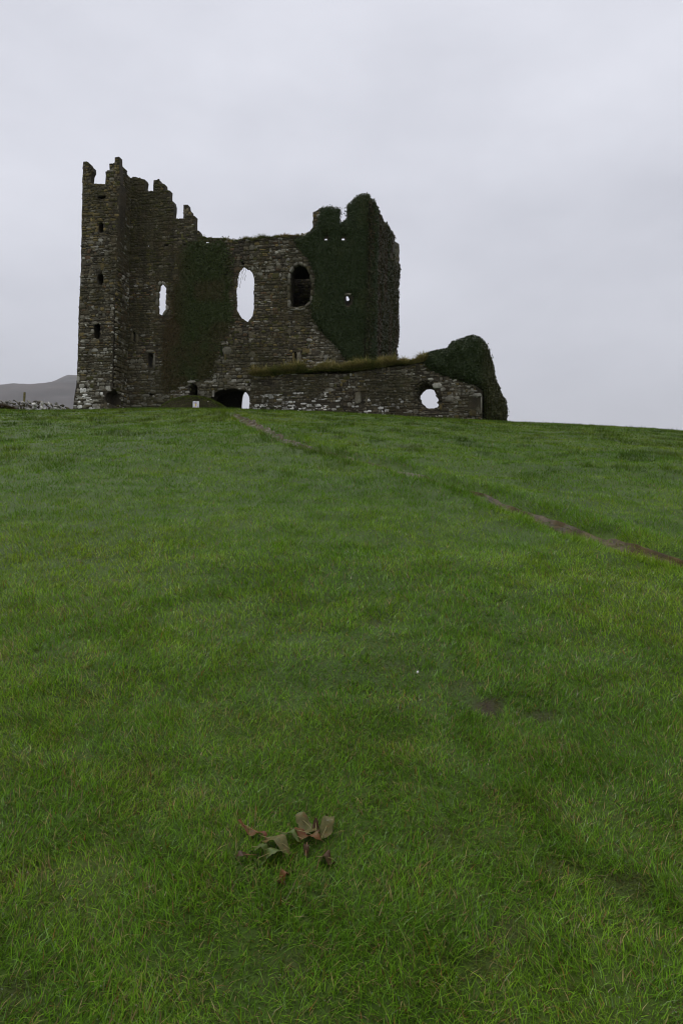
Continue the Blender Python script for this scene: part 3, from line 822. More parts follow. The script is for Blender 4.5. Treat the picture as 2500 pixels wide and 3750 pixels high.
# ------------------------------------------------------------------ ivy
def leaf_cloud(P, Nrm, size, col):
    """one small bent leaf (two triangles) per point"""
    n = len(P)
    Nrm = Nrm+rng.normal(0, .55, (n, 3)); Nrm /= np.linalg.norm(Nrm, axis=1)[:, None]
    a = rng.normal(0, 1, (n, 3)); a[:, 2] -= .8
    T = a-(a*Nrm).sum(1)[:, None]*Nrm; T /= np.linalg.norm(T, axis=1)[:, None]
    B = np.cross(Nrm, T); s = (size*rng.uniform(.6, 1.4, n))[:, None]
    V = np.stack([P-T*s*.6, P+B*s*.48+Nrm*s*.12, P+T*s*.62, P-B*s*.48+Nrm*s*.12], 1)
    F = np.arange(n)[:, None]*4+np.array([[0, 1, 2, 0, 2, 3]])
    return V.reshape(-1, 3), F.reshape(-1, 3), np.repeat(col, 4, axis=0)

def ivy(plane, poly, vmid, half, rad, n, size, colf, name_parent, holes=[], fuzz=.035, soft=0.0):
    us = np.array([p[0] for p in poly]); zs = np.array([p[1] for p in poly])
    st_ = .12
    U = np.arange(us.min()-.1, us.max()+.1, st_); Z = np.arange(zs.min()-.1, zs.max()+.1, st_)
    uu, zz = np.meshgrid(U, Z)
    ins = in_poly(uu, zz, poly)
    for h in holes: ins &= ~in_poly(uu, zz, h)
    d, _ = dist_line(uu, zz, poly, True)
    for h in holes: d = np.minimum(d, dist_line(uu, zz, h, True)[0])
    d = np.where(ins, d, 0)
    prof = np.sqrt(np.clip(1-(1-np.clip(d/rad, 0, 1))**2, 0, 1))*(1+.55*(fbm(uu*1.3, zz*.9, 31)-.5)+.25*(fbm(uu*4, zz*3.2, 37)-.5))
    vf = vmid-half*prof; vb = vmid+half*prof
    # inner mass
    k = len(U); ii = np.arange(uu.size).reshape(uu.shape)
    core = ins & (d > soft*.6)
    q = core[:-1, :-1] & core[:-1, 1:] & core[1:, 1:] & core[1:, :-1]
    F1 = np.stack([ii[:-1, :-1][q], ii[:-1, 1:][q], ii[1:, 1:][q], ii[1:, :-1][q]], -1)
    A = plane.arr(uu, vf+.05, zz).reshape(-1, 3); B = plane.arr(uu, vb-.05, zz).reshape(-1, 3)
    V = np.concatenate([A, B]); F = np.concatenate([F1, F1[:, ::-1]+len(A)])
    mass = link('stem_mass', tri_mesh('stem_mass', V, F, None, True, M_IVYIN), None, name_parent)
    # leaves
    gz_, gu_ = np.gradient(vf, st_)
    pu = rng.uniform(us.min()-.3, us.max()+.3, n*3); pz = rng.uniform(zs.min()-.1, zs.max()+.1, n*3)
    iu = np.clip(((pu-U[0])/st_).astype(int), 0, len(U)-1); iz = np.clip(((pz-Z[0])/st_).astype(int), 0, len(Z)-1)
    dd, _ = dist_line(pu, pz, poly, True)
    okk = in_poly(pu, pz, poly) | (dd < rng.exponential(fuzz, len(pu)))
    for h in holes: okk &= ~in_poly(pu, pz, h)
    if soft: okk &= rng.random(len(pu)) < np.clip(.18+.82*dd/soft+.9*(fbm(pu*2.5, pz*2.5, 197)-.5), .06, 1)*np.where(in_poly(pu, pz, poly), 1, .7)
    pu, pz, iu, iz = pu[okk][:n], pz[okk][:n], iu[okk][:n], iz[okk][:n]
    bk = rng.random(len(pu)) < (.25 if half > .45 else .12)
    pv = np.where(bk, vb[iz, iu], vf[iz, iu])+rng.normal(0, .035, len(pu))
    P = plane.arr(pu, pv, pz)
    sgn = np.where(bk, 1.0, -1.0)
    nu = -gu_[iz, iu]*-1; nz_ = gz_[iz, iu]
    nn = np.stack([np.clip(nu, -2, 2), sgn, np.clip(nz_, -2, 2)], -1); nn /= np.linalg.norm(nn, axis=1)[:, None]
    W = nn[:, 0:1]*np.array(plane.U)+nn[:, 1:2]*np.array(plane.V)+nn[:, 2:3]*np.array([0, 0, 1])
    return leaf_cloud(P, W, size, colf(pu, pz))

def mixcol(a, b, f): return np.array(a)[None]*(1-f[:, None])+np.array(b)[None]*f[:, None]
GREEN1, GREEN2, BRN, BLUEG, YEL = (.042, .060, .015), (.062, .080, .020), (.085, .058, .024), (.036, .056, .019), (.105, .110, .028)
def col_left(u, z):
    c = mixcol(GREEN1, GREEN2, rng.random(len(u)))
    ue = KF.hit((600, 1150))[0]
    f = np.clip(1.25-(u-ue)/1.3, 0, 1)*.9+.6*smooth01((fbm(u*.8, z*.8, 51)-.45)/.25)
    f = np.clip(f*rng.uniform(.5, 1.2, len(u)), 0, .95)
    return c*(1-f[:, None])+np.array(BRN)*f[:, None]
def col_right(u, z):
    c = mixcol(BLUEG, GREEN1, rng.random(len(u)))
    f = .5*smooth01((fbm(u*.7, z*.7, 57)-.5)/.2)*rng.random(len(u))
    return c*(1-f[:, None])+np.array(YEL)*.8*f[:, None]
def col_side(u, z):
    c = mixcol(BRN, GREEN1, smooth01((fbm(u*1.6, z*.25, 71)-.35)/.35)*rng.uniform(.5, 1, len(u)))
    f = .45*smooth01((u-u_end*.45)/2)*rng.random(len(u))
    return c*.8*(1-f[:, None])+np.array((.060, .060, .018))*f[:, None]
def col_out(u, z):
    c = mixcol(GREEN1, BLUEG, rng.random(len(u)))
    f = smooth01((u+.35)/.7)*.75*rng.uniform(.4, 1, len(u))
    return c*(1-f[:, None])+np.array((.075, .062, .022))*f[:, None]

ivyA = empty('ivy', KF.w(-9.5, -.2, z_gr)); tag(ivyA, 'dark ivy with browned edge spread over the castle wall between two windows', 'ivy')
V, F, Cc = ivy(KF, KF.poly(ivyL_px), .03, .10, .4, 30000, .075, col_left, ivyA, [hole_f[list(H).index('b4')], hole_f[list(H).index('w1')], hole_f[list(H).index('w2')]], .14, .42)
tag(link('ivy_leaves', tri_mesh('ivy_leaves', V, F, Cc, False, M_IVY), None, ivyA), kind='stuff')
def strand(name, pts, r, mat, parent):
    P = np.array([tuple(p) for p in pts]); T = np.gradient(P, axis=0); T /= np.linalg.norm(T, axis=1)[:, None]
    S = np.cross(T, (.3, .2, .93)); S /= np.linalg.norm(S, axis=1)[:, None]; B = np.cross(T, S)
    V = np.stack([P+(S*math.cos(q)+B*math.sin(q))*r for q in np.arange(5)*2*math.pi/5], 1).reshape(-1, 3)
    F = [(i*5+j, i*5+(j+1) % 5, i*5+5+(j+1) % 5, i*5+5+j) for i in range(len(P)-1) for j in range(5)]
    return link(name, tri_mesh(name, V, F, None, True, mat), None, parent)
for k in range(5):
    x0, y0 = 872+k*6, 968+k*2; pts = []
    for j in range(9):
        u, z = KF.hit((x0-j*.6*(5-k)*.5+random.uniform(-2.5, 2.5), y0+j*(10 if k < 3 else 6)))
        pts.append(KF.w(u, .05+.02*k, z))
    strand('hanging_stem', pts, .009, M_IVYIN, ivyA)

ivyB = empty('ivy', KF.w(-.5, -.2, z_gr)); tag(ivyB, 'thick dark ivy cloaking the tall corner of the castle up to its rounded top', 'ivy')
sidepoly = [(-.3, z) if i < 3 else (u, z) for i, (u, z) in enumerate(KS.poly(side_out))]
hR = [hole_f[list(H).index(k)] for k in ('w4', 'b5', 'b6')]
V1, F1, C1 = ivy(KF, KF.poly(ivyR_px), .10, .24, .35, 46000, .068, col_right, ivyB, [splay(hR[0], 1.25, 1.2)]+[splay(h, 1.7, 2.2) for h in hR[1:]])
cut = KS.hit((1446, 892))
sp2 = [(u, z) for u, z in sidepoly if not (u > u_end-1.9 and z > KS.hit((1459, 985))[1])]
V2, F2, C2 = ivy(KS, sidepoly, .05, .22, .4, 44000, .09, col_side, ivyB, [hs, KS.poly([(1437, 870), (1446, 880), (1470, 885), (1470, 970), (1440, 960)])])
KC = Plane(KF.o, AZ); dg = (KF.V+KF.U).normalized(); KC.U = dg; KC.Nn = (KF.U-KF.V).normalized(); KC.V = -KC.Nn
zc0, zc1 = KF.hit((1354, 1335))[1], KF.hit((1354, 728))[1]
V3, F3, C3 = ivy(KC, [(-.42, zc0), (.42, zc0), (.40, zc1-.5), (.1, zc1), (-.3, zc1-.05)], .12, .26, .3, 9000, .068, col_right, ivyB)
C3 *= .9
V = np.concatenate([V1, V2, V3]); F = np.concatenate([F1, F2+len(V1), F3+len(V1)+len(V2)]); Cc = np.concatenate([C1, C2, C3])
tag(link('ivy_leaves', tri_mesh('ivy_leaves', V, F, Cc, False, M_IVY), None, ivyB), kind='stuff')

ivyC = empty('ivy', WF.w(.2, .4, zo-.3)); tag(ivyC, 'shaggy rounded ivy mass over the broken end of the low outer wall', 'ivy')
V, F, Cc = ivy(WF, WF.poly(ivyW_px), .62, .92, .7, 42000, .068, col_out, ivyC, [], .02)
tag(link('ivy_leaves', tri_mesh('ivy_leaves', V, F, Cc, False, M_IVY), None, ivyC), kind='stuff')

# ------------------------------------------------------------------ grass blades
dockp = ground_hit(1040, 3110)
def blades(P, az, Ln, lean, curl, width, col, seg):
    """tapering bent blades; P base points, lean in 0..1, curl extra droop; returns V, F, colours"""
    n = len(P)
    dx, dy = np.cos(az), np.sin(az)
    wob = rng.normal(0, .5, n); wx, wy = -np.sin(az+wob), np.cos(az+wob)
    ss_ = np.linspace(0, 1, seg+1)
    V = []; Cc = []
    for i, s in enumerate(ss_):
        f = Ln*(lean*s+curl*s*s); h = Ln*(np.sqrt(np.clip(1-lean*lean, .05, 1))*s-.55*curl*s*s)
        c = np.stack([P[:, 0]+dx*f, P[:, 1]+dy*f, P[:, 2]+h], -1)
        sh = col
        if i < seg:
            w = width*(1-.55*s)*.5
            o_ = np.stack([wx*w, wy*w, np.zeros(n)], -1)
            V += [c-o_, c+o_]; Cc += [sh, sh]
        else:
            V.append(c); Cc.append(sh)
    m = 2*seg+1
    V = np.stack(V, 1).reshape(-1, 3); Cc = np.stack(Cc, 1).reshape(-1, col.shape[1])
    f = []
    for i in range(seg-1):
        a = 2*i; f += [(a, a+1, a+3), (a, a+3, a+2)]
    f.append((2*seg-2, 2*seg-1, 2*seg))
    F = (np.arange(n)[:, None, None]*m+np.array(f)[None]).reshape(-1, 3)
    return V, F, Cc

def grass_colours(x, y, n):
    p1 = fbm(x*.35, y*.35, 101); p2 = fbm(x*1.3, y*1.3, 107); p3 = fbm(x*5.5, y*5.5, 113, 2)
    A, B_, Cl, D_, E_ = np.array((.140, .262, .015)), np.array((.096, .206, .013)), np.array((.198, .298, .022)), np.array((.27, .21, .085)), np.array((.22, .115, .030))
    f = np.clip(.45+1.2*(p1-.5)+.8*(p2-.5)+.8*(p3-.5)+rng.normal(0, .18, n), 0, 1)[:, None]
    c = np.where(f < .5, B_+(A-B_)*(f*2), A+(Cl-A)*(f*2-1))
    r = rng.random(n); far = smooth01((y-8)/14)
    straw = r < (.115+.16*np.clip(p3-.52, 0, 1)*3)*(1-.8*smooth01((y-2.5)/5)); c[straw] = D_*rng.uniform(.5, 1.15, (straw.sum(), 1))
    br = (r > .968+.03*smooth01((y-2.5)/4)); c[br] = E_*rng.uniform(.5, 1.1, (br.sum(), 1))
    tus = smooth01((fbm(x*1.5, y*1.5, 191)-.62)/.08)*smooth01((y-7)/6); c = c*(1-.45*tus[:, None])
    vr_ = (.52-.2*smooth01((y-3)/5))
    uphill_dim = smooth01((y-3)/22)[:, None]; c = c*(1.10-.34*uphill_dim)*np.where(uphill_dim > 0, 1+uphill_dim*np.array((.10, 0, 0)), 1)   # light gradient put into the blade colour: brighter near, dimmer and more olive uphill
    return np.c_[c*(1+(vr_*rng.uniform(-1, 1.15, n)))[:, None], (rng.random(n) < .16)*rng.uniform(.4, 1, n)]

def scatter(n, d0, d1, rho):
    """sample points in the part of the field in view (plus margin), density rho(d) per m2"""
    ds = np.linspace(d0, d1, 800); w = rho(ds)*(1.0*ds+2.0); cdf = np.cumsum(w); total = cdf[-1]*(ds[1]-ds[0])
    n = int(total)
    d = np.interp(rng.random(n)*cdf[-1], cdf, ds); x = (rng.random(n)-.5)*(1.0*d+2.0)
    return x, d

def grass_zone(name, d0, d1, rho, lf, wf, seg, label):
    x, y = scatter(0, d0, d1, rho)
    clump = fbm(x*4.2, y*4.2, 131, 2); patch = fbm(x*.9, y*.9, 137)
    keep = rng.random(len(x)) < np.clip(.72+.7*(clump-.3), .65, 1)
    pd, pw = path_field(x, y)
    keep &= ~((pd < .03+.09*pw) & (rng.random(len(x)) < np.clip(.35+pw, 0, .90)))
    keep &= rng.random(len(x)) > bare_field(x, y)*.62
    x, y, clump, patch, pd, pw = x[keep], y[keep], clump[keep], patch[keep], pd[keep], pw[keep]; n = len(x)
    z = ground_z(x, y)-.006
    az = 2*np.pi*fbm(x*1.6, y*1.6, 141)*3.0+rng.normal(0, 1.5, n)
    Ln = lf(y)*(.70+.5*clump+.35*(patch-.5))*rng.uniform(.55, 1.3, n)
    Ln *= 1+.9*np.exp(-((pd-.26-.06*pw)/.12)**2)
    Ln *= 1-.45*bare_field(x, y)
    Ln *= 1+.8*smooth01((fbm(x*1.5, y*1.5, 191)-.62)/.08)*smooth01((y-7)/6)
    lean = np.clip(rng.normal(.58, .27, n), .05, .97); curl = np.clip(rng.normal(.3, .22, n), -.1, .8)
    w = wf(y)*rng.uniform(.6, 1.3, n)
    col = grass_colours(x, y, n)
    bf = bare_field(x, y)[:, None]; col = col*(1-bf*.8)+np.array((.09, .062, .024, .1))*bf*.8
    V, F, Cc = blades(np.stack([x, y, z], -1), az, Ln, lean, curl, w, col, seg)
    o = link(name, tri_mesh(name, V, F, Cc, True, M_GRASS)); tag(o, label, 'grass', kind='stuff')
    print(name, n, len(F))
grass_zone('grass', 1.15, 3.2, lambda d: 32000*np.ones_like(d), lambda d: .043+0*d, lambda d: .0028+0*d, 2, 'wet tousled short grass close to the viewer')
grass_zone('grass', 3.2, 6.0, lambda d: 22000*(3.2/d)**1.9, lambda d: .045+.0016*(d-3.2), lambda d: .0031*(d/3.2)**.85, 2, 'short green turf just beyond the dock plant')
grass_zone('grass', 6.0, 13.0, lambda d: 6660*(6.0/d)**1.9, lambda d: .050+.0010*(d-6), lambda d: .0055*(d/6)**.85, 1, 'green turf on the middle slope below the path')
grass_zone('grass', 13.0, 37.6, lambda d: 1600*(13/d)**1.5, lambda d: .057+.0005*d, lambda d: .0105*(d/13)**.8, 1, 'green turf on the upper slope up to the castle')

# ------------------------------------------------------------------ grass growing on the masonry
def tuft_strip(name, plane, line, vr, n, Lm, width, cols, label, droop=.5, zoff=.0):
    """line: (u, z) points along a wall top"""
    line = np.array(line); seg = np.hypot(*np.diff(line, axis=0).T); cum = np.r_[0, np.cumsum(seg)]
    s = rng.random(n)*cum[-1]; u = np.interp(s, cum, line[:, 0]); z = np.interp(s, cum, line[:, 1])
    v = rng.uniform(vr[0], vr[1], n)
    cl = fbm(u*2.2, v*2.2, 151)
    lf_ = fbm(u*1.7, u*0+.7, 173, 4)
    z = z-.05+(cl-.5)*.12+zoff*1.6*lf_*rng.uniform(0, 1, n)**.7*np.sqrt(np.clip(1-(2*(v-vr[0])/(vr[1]-vr[0])-1)**2, 0, 1))
    P = plane.arr(u, v, z)
    front = np.arctan2(plane.Nn.y, plane.Nn.x)
    az = front+rng.normal(0, 1.3, n)
    Ln = Lm*(.15+1.6*cl*lf_*1.4)*rng.uniform(.5, 1.3, n); lean = np.clip(rng.normal(.38, .25, n), 0, .95); curl = np.clip(rng.normal(droop, .45, n), -.1, 1.5)
    k = np.clip(.60+1.6*(fbm(u*1.1, v*.6, 157)-.5)+.8*(cl-.5)+rng.normal(0, .22, n), 0, .999)
    c = np.array(cols)[(k*len(cols)).astype(int)]*rng.uniform(.7, 1.3, (n, 1))
    V, F, Cc = blades(P, az, Ln, lean, curl, width*rng.uniform(.6, 1.4, n), c, 3)
    o = link(name, tri_mesh(name, V, F, Cc, True, M_STRAW)); return tag(o, label, 'grass', kind='stuff')
STRAW = [(.12, .15, .035), (.27, .25, .075), (.40, .34, .13), (.50, .42, .19), (.25, .22, .07)]
MOSSY = [(.08, .11, .022), (.14, .155, .03), (.21, .19, .045), (.24, .17, .05)]
top = [(924, 1372), (1000, 1374), (1080, 1362), (1160, 1352), (1250, 1352), (1320, 1352), (1386, 1342), (1440, 1332), (1500, 1326), (1560, 1320)]
def turf_cap(plane, line, vr, hgt, parent):
    line = np.array(line); uu = np.linspace(line[0, 0], line[-1, 0], 120); zz = np.interp(uu, line[:, 0], line[:, 1])
    q = np.linspace(0, np.pi, 11); U, Q = np.meshgrid(uu, q)
    vm, vh = (vr[0]+vr[1])/2, (vr[1]-vr[0])/2
    Vv = vm-np.cos(Q)*vh*(1+.1*(fbm(U*3, Q*2, 171)-.5)); Z = zz[None]-.05+np.sin(Q)**.6*hgt*(.1+1.7*fbm(U*1.7, Q*.8, 173, 4))*np.minimum(1, 8*np.minimum(np.arange(120), 119-np.arange(120))/119)[None]
    ii = np.arange(U.size).reshape(U.shape)
    F = np.stack([ii[:-1, :-1], ii[:-1, 1:], ii[1:, 1:], ii[1:, :-1]], -1).reshape(-1, 4)
    return link('turf_cap', tri_mesh('turf_cap', plane.arr(U, Vv, Z).reshape(-1, 3), F, None, True, M_CAP), None, parent)
M_CAP = plain('dry_turf', (.20, .18, .06), .95, 2.5, .7, .1, .04)
turf_cap(WF, WF.poly(top), (-.03, 1.2), .30, outer)
tuft_strip('wall_grass', WF, WF.poly(top), (-.13, .8), 18000, .50, .030, STRAW, 'straw coloured shaggy grass along the top of the low outer wall', .7, .30)
tuft_strip('wall_grass', WF, [(u, z-.03) for u, z in WF.poly(top)], (-.16, .02), 4000, .34, .028, STRAW, 'dry grass hanging over the face of the low outer wall', 1.3, .12)
top2 = [(738, 868), (822, 872), (858, 880), (904, 873), (924, 880), (981, 867), (1057, 862), (1110, 862)]
tuft_strip('wall_grass', KF, KF.poly(top2), (-.05, .34), 5000, .27, .022, MOSSY, 'mossy grass along the broken top of the castle wall', .6)
def foot_grass(plane, u0, u1, v0, v1, n, label):
    u = rng.uniform(u0, u1, n); v = v0+(v1-v0)*rng.random(n)
    k = fbm(u*1.8, v*1.8, 181); ok_ = rng.random(n) < .25+1.1*np.clip(k-.3, 0, 1)
    u, v, k = u[ok_], v[ok_], k[ok_]; n = len(u)
    W = plane.arr(u, v, 0*u); W[:, 2] = ground_z(W[:, 0], W[:, 1])-.01
    c = np.array([(.07, .10, .02), (.11, .13, .03), (.16, .13, .05), (.06, .06, .02)])[rng.integers(0, 4, n)]*rng.uniform(.6, 1.3, (n, 1))
    V, F, Cc = blades(W, rng.uniform(0, 6.28, n), (.08+.30*np.clip(k-.35, 0, 1))*rng.uniform(.6, 1.5, n), np.clip(rng.normal(.4, .2, n), 0, .9), rng.uniform(0, .7, n), np.full(n, .018), c, 2)
    tag(link('wall_foot_grass', tri_mesh('wall_foot_grass', V, F, Cc, True, M_STRAW)), label, 'grass', kind='stuff')
foot_grass(WF, -11.5, .9, -.5, -.02, 5200, 'rank grass growing at the foot of the low outer wall')
foot_grass(KF, -15.6, -8.4, -1.75, -1.42, 2600, 'rank grass growing at the foot of the tower')

# ------------------------------------------------------------------ grassy bank before the arch
def bank():
    u = np.linspace(-1, 1, 60); v = np.linspace(-1, 1, 26)
    uu, vv = np.meshgrid(u, v)
    u0 = KF.hit((588, 1480), -.7)[0]; u1 = KF.hit((842, 1480), -.7)[0]
    U = (u0+u1)/2+(u1-u0)/2*uu; Vv = -.75+.65*vv
    W = KF.arr(U, Vv, 0*U)
    g0 = ground_z(W[..., 0], W[..., 1])
    ztop_ = KF.hit((720, 1452), -.6)[1]
    gm = float(ground_z(KF.w((u0+u1)/2, -.6, 0).x, KF.w((u0+u1)/2, -.6, 0).y))
    hgt = max(.2, ztop_-gm)
    pr = np.clip(1-np.abs(uu+.05)**2.4, 0, 1)*smooth01((vv+1)/.55)*np.where(vv > .3, 1-.35*(vv-.3), 1)
    W[..., 2] = g0-.03+hgt*pr+(fbm(U*5, Vv*5, 161)-.5)*.12*pr
    ii = np.arange(uu.size).reshape(uu.shape)
    F = np.stack([ii[:-1, :-1], ii[:-1, 1:], ii[1:, 1:], ii[1:, :-1]], -1).reshape(-1, 4)
    o = link('earth_bank', tri_mesh('earth_bank', W.reshape(-1, 3), F, None, True, M_TURFSIDE))
    tag(o, 'low mossy earth bank in front of the dark arch', kind='structure')
    # turf on its top
    n = 11000
    a = rng.uniform(-1, 1, n); c = rng.uniform(-1, 1, n)
    iu = np.clip(((a+1)/2*59).astype(int), 0, 59); iv = np.clip(((c+1)/2*25).astype(int), 0, 25)
    P = W[iv, iu]; prr = pr[iv, iu]
    steep = (c < -.62) & (c > -.95) & (rng.random(n) < .7) & (np.abs(a) < .8)
    P = P[~steep]; a = a[~steep]
    P = P+rng.normal(0, .02, P.shape)
    n = len(P)
    col = np.array([(.11, .15, .028), (.15, .16, .034), (.08, .12, .022)])[rng.integers(0, 3, n)]*rng.uniform(.7, 1.3, (n, 1)); col = np.c_[col, np.zeros(n)]
    V, F, Cc = blades(P, rng.uniform(0, 6.28, n), rng.uniform(.05, .12, n), np.full(n, .5), np.full(n, .3), np.full(n, .02), col, 2)
    tag(link('bank_grass', tri_mesh('bank_grass', V, F, Cc, True, M_GRASS)), 'olive turf capping the earth bank before the arch', 'grass', kind='stuff')
    return W, pr
BW, BPR = bank()

# loose stones showing in the bank
def rock_mesh(seed, tint):
    r = np.random.default_rng(seed); bm = bmesh.new()
    for _ in range(16):
        d = r.normal(0, 1, 3); d /= np.linalg.norm(d); d *= r.uniform(.85, 1.05)
        bm.verts.new((d[0]*.5, d[1]*.5, d[2]*.5))
    bmesh.ops.convex_hull(bm, input=bm.verts)
    bmesh.ops.recalc_face_normals(bm, faces=bm.faces)
    bmesh.ops.delete(bm, geom=[v for v in bm.verts if not v.link_faces], context='VERTS')
    me = bpy.data.meshes.new('rock'); bm.to_mesh(me); bm.free()
    a = me.attributes.new('Col', 'FLOAT_COLOR', 'POINT')
    a.data.foreach_set('color', np.tile(np.r_[np.array(PAL[tint]), 1.0], len(me.vertices)).astype(np.float32))
    me.materials.append(M_STONE); return me
ROCKS = {tt: [rock_mesh(200+i*7+hash(tt) % 1 + len(tt)*31, tt) for i in range(5)] for tt in ('white', 'pale', 'grey', 'dark')}
for i, (x, y, s, w) in enumerate([(737, 1470, .07, 'roundish pale stone in the earth bank just beside the white notice'), (762, 1471, .085, 'pale stone bedded high in the earth bank, middle of three'), (774, 1476, .06, 'small pale stone low in the earth bank toward the arch')]):
    u, z = KF.hit((x, y), -1.12)
    o = link('loose_stone', ROCKS['pale'][i]); o.location = KF.w(u, -1.12, z); o.scale = (s*1.5, s, s); o.rotation_euler = (i, .4*i, 2*i)
    tag(o, w, 'stone', 'stones showing in the earth bank')

def fallen(pl, v, px, sz, tt, lab, grp, i):
    u = pl.hit((px, 1500), v)[0]; p = pl.w(u, v, 0)
    o = link('fallen_stone', ROCKS[tt][i % 5]); o.location = (p.x, p.y, float(ground_z(p.x, p.y))+sz*.3)
    o.scale = (sz*1.5, sz, sz*.8); o.rotation_euler = (random.uniform(-.3, .3), random.uniform(-.3, .3), random.uniform(0, 6)); tag(o, lab, 'stone', grp)
for i, (px, sz, tt, lab) in enumerate([(955, .17, 'pale', 'fallen pale stone at the wall foot just past the arch'), (1040, .15, 'white', 'fallen white stone below the whitest patch of the outer wall'), (1175, .14, 'grey', 'fallen grey stone where the white stonework of the outer wall ends'),
        (1318, .16, 'pale', 'fallen pale stone below the blocked slit in the outer wall'), (1470, .13, 'grey', 'fallen grey stone between the blocked slit and the round hole'), (1575, .15, 'grey', 'fallen grey stone right under the round hole'), (1690, .18, 'pale', 'fallen pale stone near the ivied end of the outer wall')]):
    fallen(WF, -.3-.05*(i % 3), px, sz, tt, lab, 'stones fallen from the low outer wall', i)
for i, (px, sz, tt, lab) in enumerate([(282, .2, 'white', 'fallen white stone at the outer corner of the tower foot'), (330, .17, 'pale', 'fallen pale stone at the middle of the tower foot'), (372, .22, 'white', 'largest fallen white stone, beside the cavity in the tower foot'), (430, .16, 'grey', 'fallen grey stone past the tower corner')]):
    fallen(KF, TV-.25, px, sz, tt, lab, 'stones fallen from the tower', i)

# ------------------------------------------------------------------ dry field wall, post and bracken far left
fwall = empty('field_wall', (-15.6, 38.3, float(ground_z(-15.6, 38.3))))
tag(fwall, 'tumbled drystone wall of white lichened stones beside the tower', 'wall')
FWp = Plane((-15.6, 38.3, 0), R(3))
k = 0
for row in range(5):
    x = -75 if row < 4 else 20
    while x < (246 if row < 2 else 232 if row == 2 else 205 if row == 3 else 150):
        wpx = random.uniform(9, 21)
        y = 1503-row*7.2-random.uniform(0, 4)-max(0, (60-x))*.03
        if x < 150 and row == 3: y -= 1
        v = random.uniform(-.12, .3)+row*.04
        u, z = FWp.hit((x+wpx/2, y), v)
        mpp = 38/FS
        tt = random.choices(['white', 'pale', 'grey', 'dark'], [.42, .28, .14, .16])[0]
        o = bpy.data.objects.new('stone', random.choice(ROCKS[tt])); C.objects.link(o)
        o.parent = fwall; o.matrix_parent_inverse = WORLD_OF(fwall).inverted()
        slab = random.random() < .35
        sx_, sz_ = wpx*mpp*random.uniform(1.0, 1.35)*(1.35 if slab else 1), random.uniform(8, 12)*mpp*(.62 if slab else 1.1)
        o.matrix_basis = Matrix.Translation(FWp.w(u, v, z)) @ Matrix.Rotation(random.gauss(.1, .3)+(.55 if slab else 0), 4, 'Y') @ Matrix.Rotation(random.uniform(-.4, .4), 4, 'Z') @ Matrix.Diagonal((sx_, random.uniform(.25, .4), sz_, 1))
        x += wpx*random.uniform(.8, 1.15)
for x, y, s, tt, lab in [(265, 1501, .16, 'grey', 'grey stone lying in grass nearest the tower foot'), (236, 1500, .12, 'dark', 'dark stone just past the end of the drystone wall'), (247, 1500, .10, 'pale', 'pale stone between the drystone wall and the tower')]:
    u, z = FWp.hit((x, y), .2); o = link('loose_stone', ROCKS[tt][1]); o.location = FWp.w(u, .2, z); o.scale = (s*2, s*1.5, s*1.5); tag(o, lab, 'stone', 'stones lying by the tower foot')
# leaning slab at the left end
u, z = FWp.hit((14, 1476), -.15)
o = bpy.data.objects.new('slab', ROCKS['pale'][2]); C.objects.link(o); o.parent = fwall; o.matrix_parent_inverse = WORLD_OF(fwall).inverted()
o.matrix_basis = Matrix.Translation(FWp.w(u, -.15, z)) @ Matrix.Rotation(.62, 4, 'Y') @ Matrix.Diagonal((.62, .4, .12, 1))

M_POST = plain('weathered_post', (.16, .14, .055), .85, 14, .5, .2, .01)
def post():
    bm = bmesh.new(); n = 10; r0 = .06
    rings = [(-.35, 1.02), (0, 1.0), (.25, .97), (.5, 1.0), (.56, .96), (.585, .82)]
    prev = None
    for z, s in rings:
        vs_ = [bm.verts.new((math.cos(2*math.pi*i/n)*r0*s*random.uniform(.95, 1.05)+z*.03, math.sin(2*math.pi*i/n)*r0*s, z)) for i in range(n)]
        if prev:
            for i in range(n): bm.faces.new((prev[i], prev[(i+1) % n], vs_[(i+1) % n], vs_[i]))
        prev = vs_
    bm.faces.new(prev)
    me = bpy.data.meshes.new('fence_post'); bm.to_mesh(me); bm.free(); me.materials.append(M_POST); return me
u, z = FWp.hit((88, 1477), .5)
po = link('fence_post', post()); po.location = FWp.w(u, .5, z); tag(po, 'short yellowish wooden post standing behind the drystone wall', 'post')

n = 1500
xx = rng.uniform(-60, 62, n); P = []
for q in xx: P.append(FWp.hit((q, 1502-rng.uniform(0, 1)*max(0, 22-q*.28)), -.3))
P = np.array(P); v = rng.uniform(-.6, -.3, n)
Pw = FWp.arr(P[:, 0], v, P[:, 1]-.03)
V, F, Cc = blades(Pw, rng.uniform(0, 6.28, n), rng.uniform(.08, .26, n), np.full(n, .5), rng.uniform(.2, .8, n), np.full(n, .02),
                  np.array([(.11, .055, .025), (.075, .045, .02), (.06, .06, .018)])[rng.integers(0, 3, n)]*rng.uniform(.6, 1.3, (n, 1)), 3)
tag(link('dead_bracken', tri_mesh('dead_bracken', V, F, Cc, True, M_STRAW)), 'rusty dead bracken against the drystone wall', 'bracken', kind='stuff')

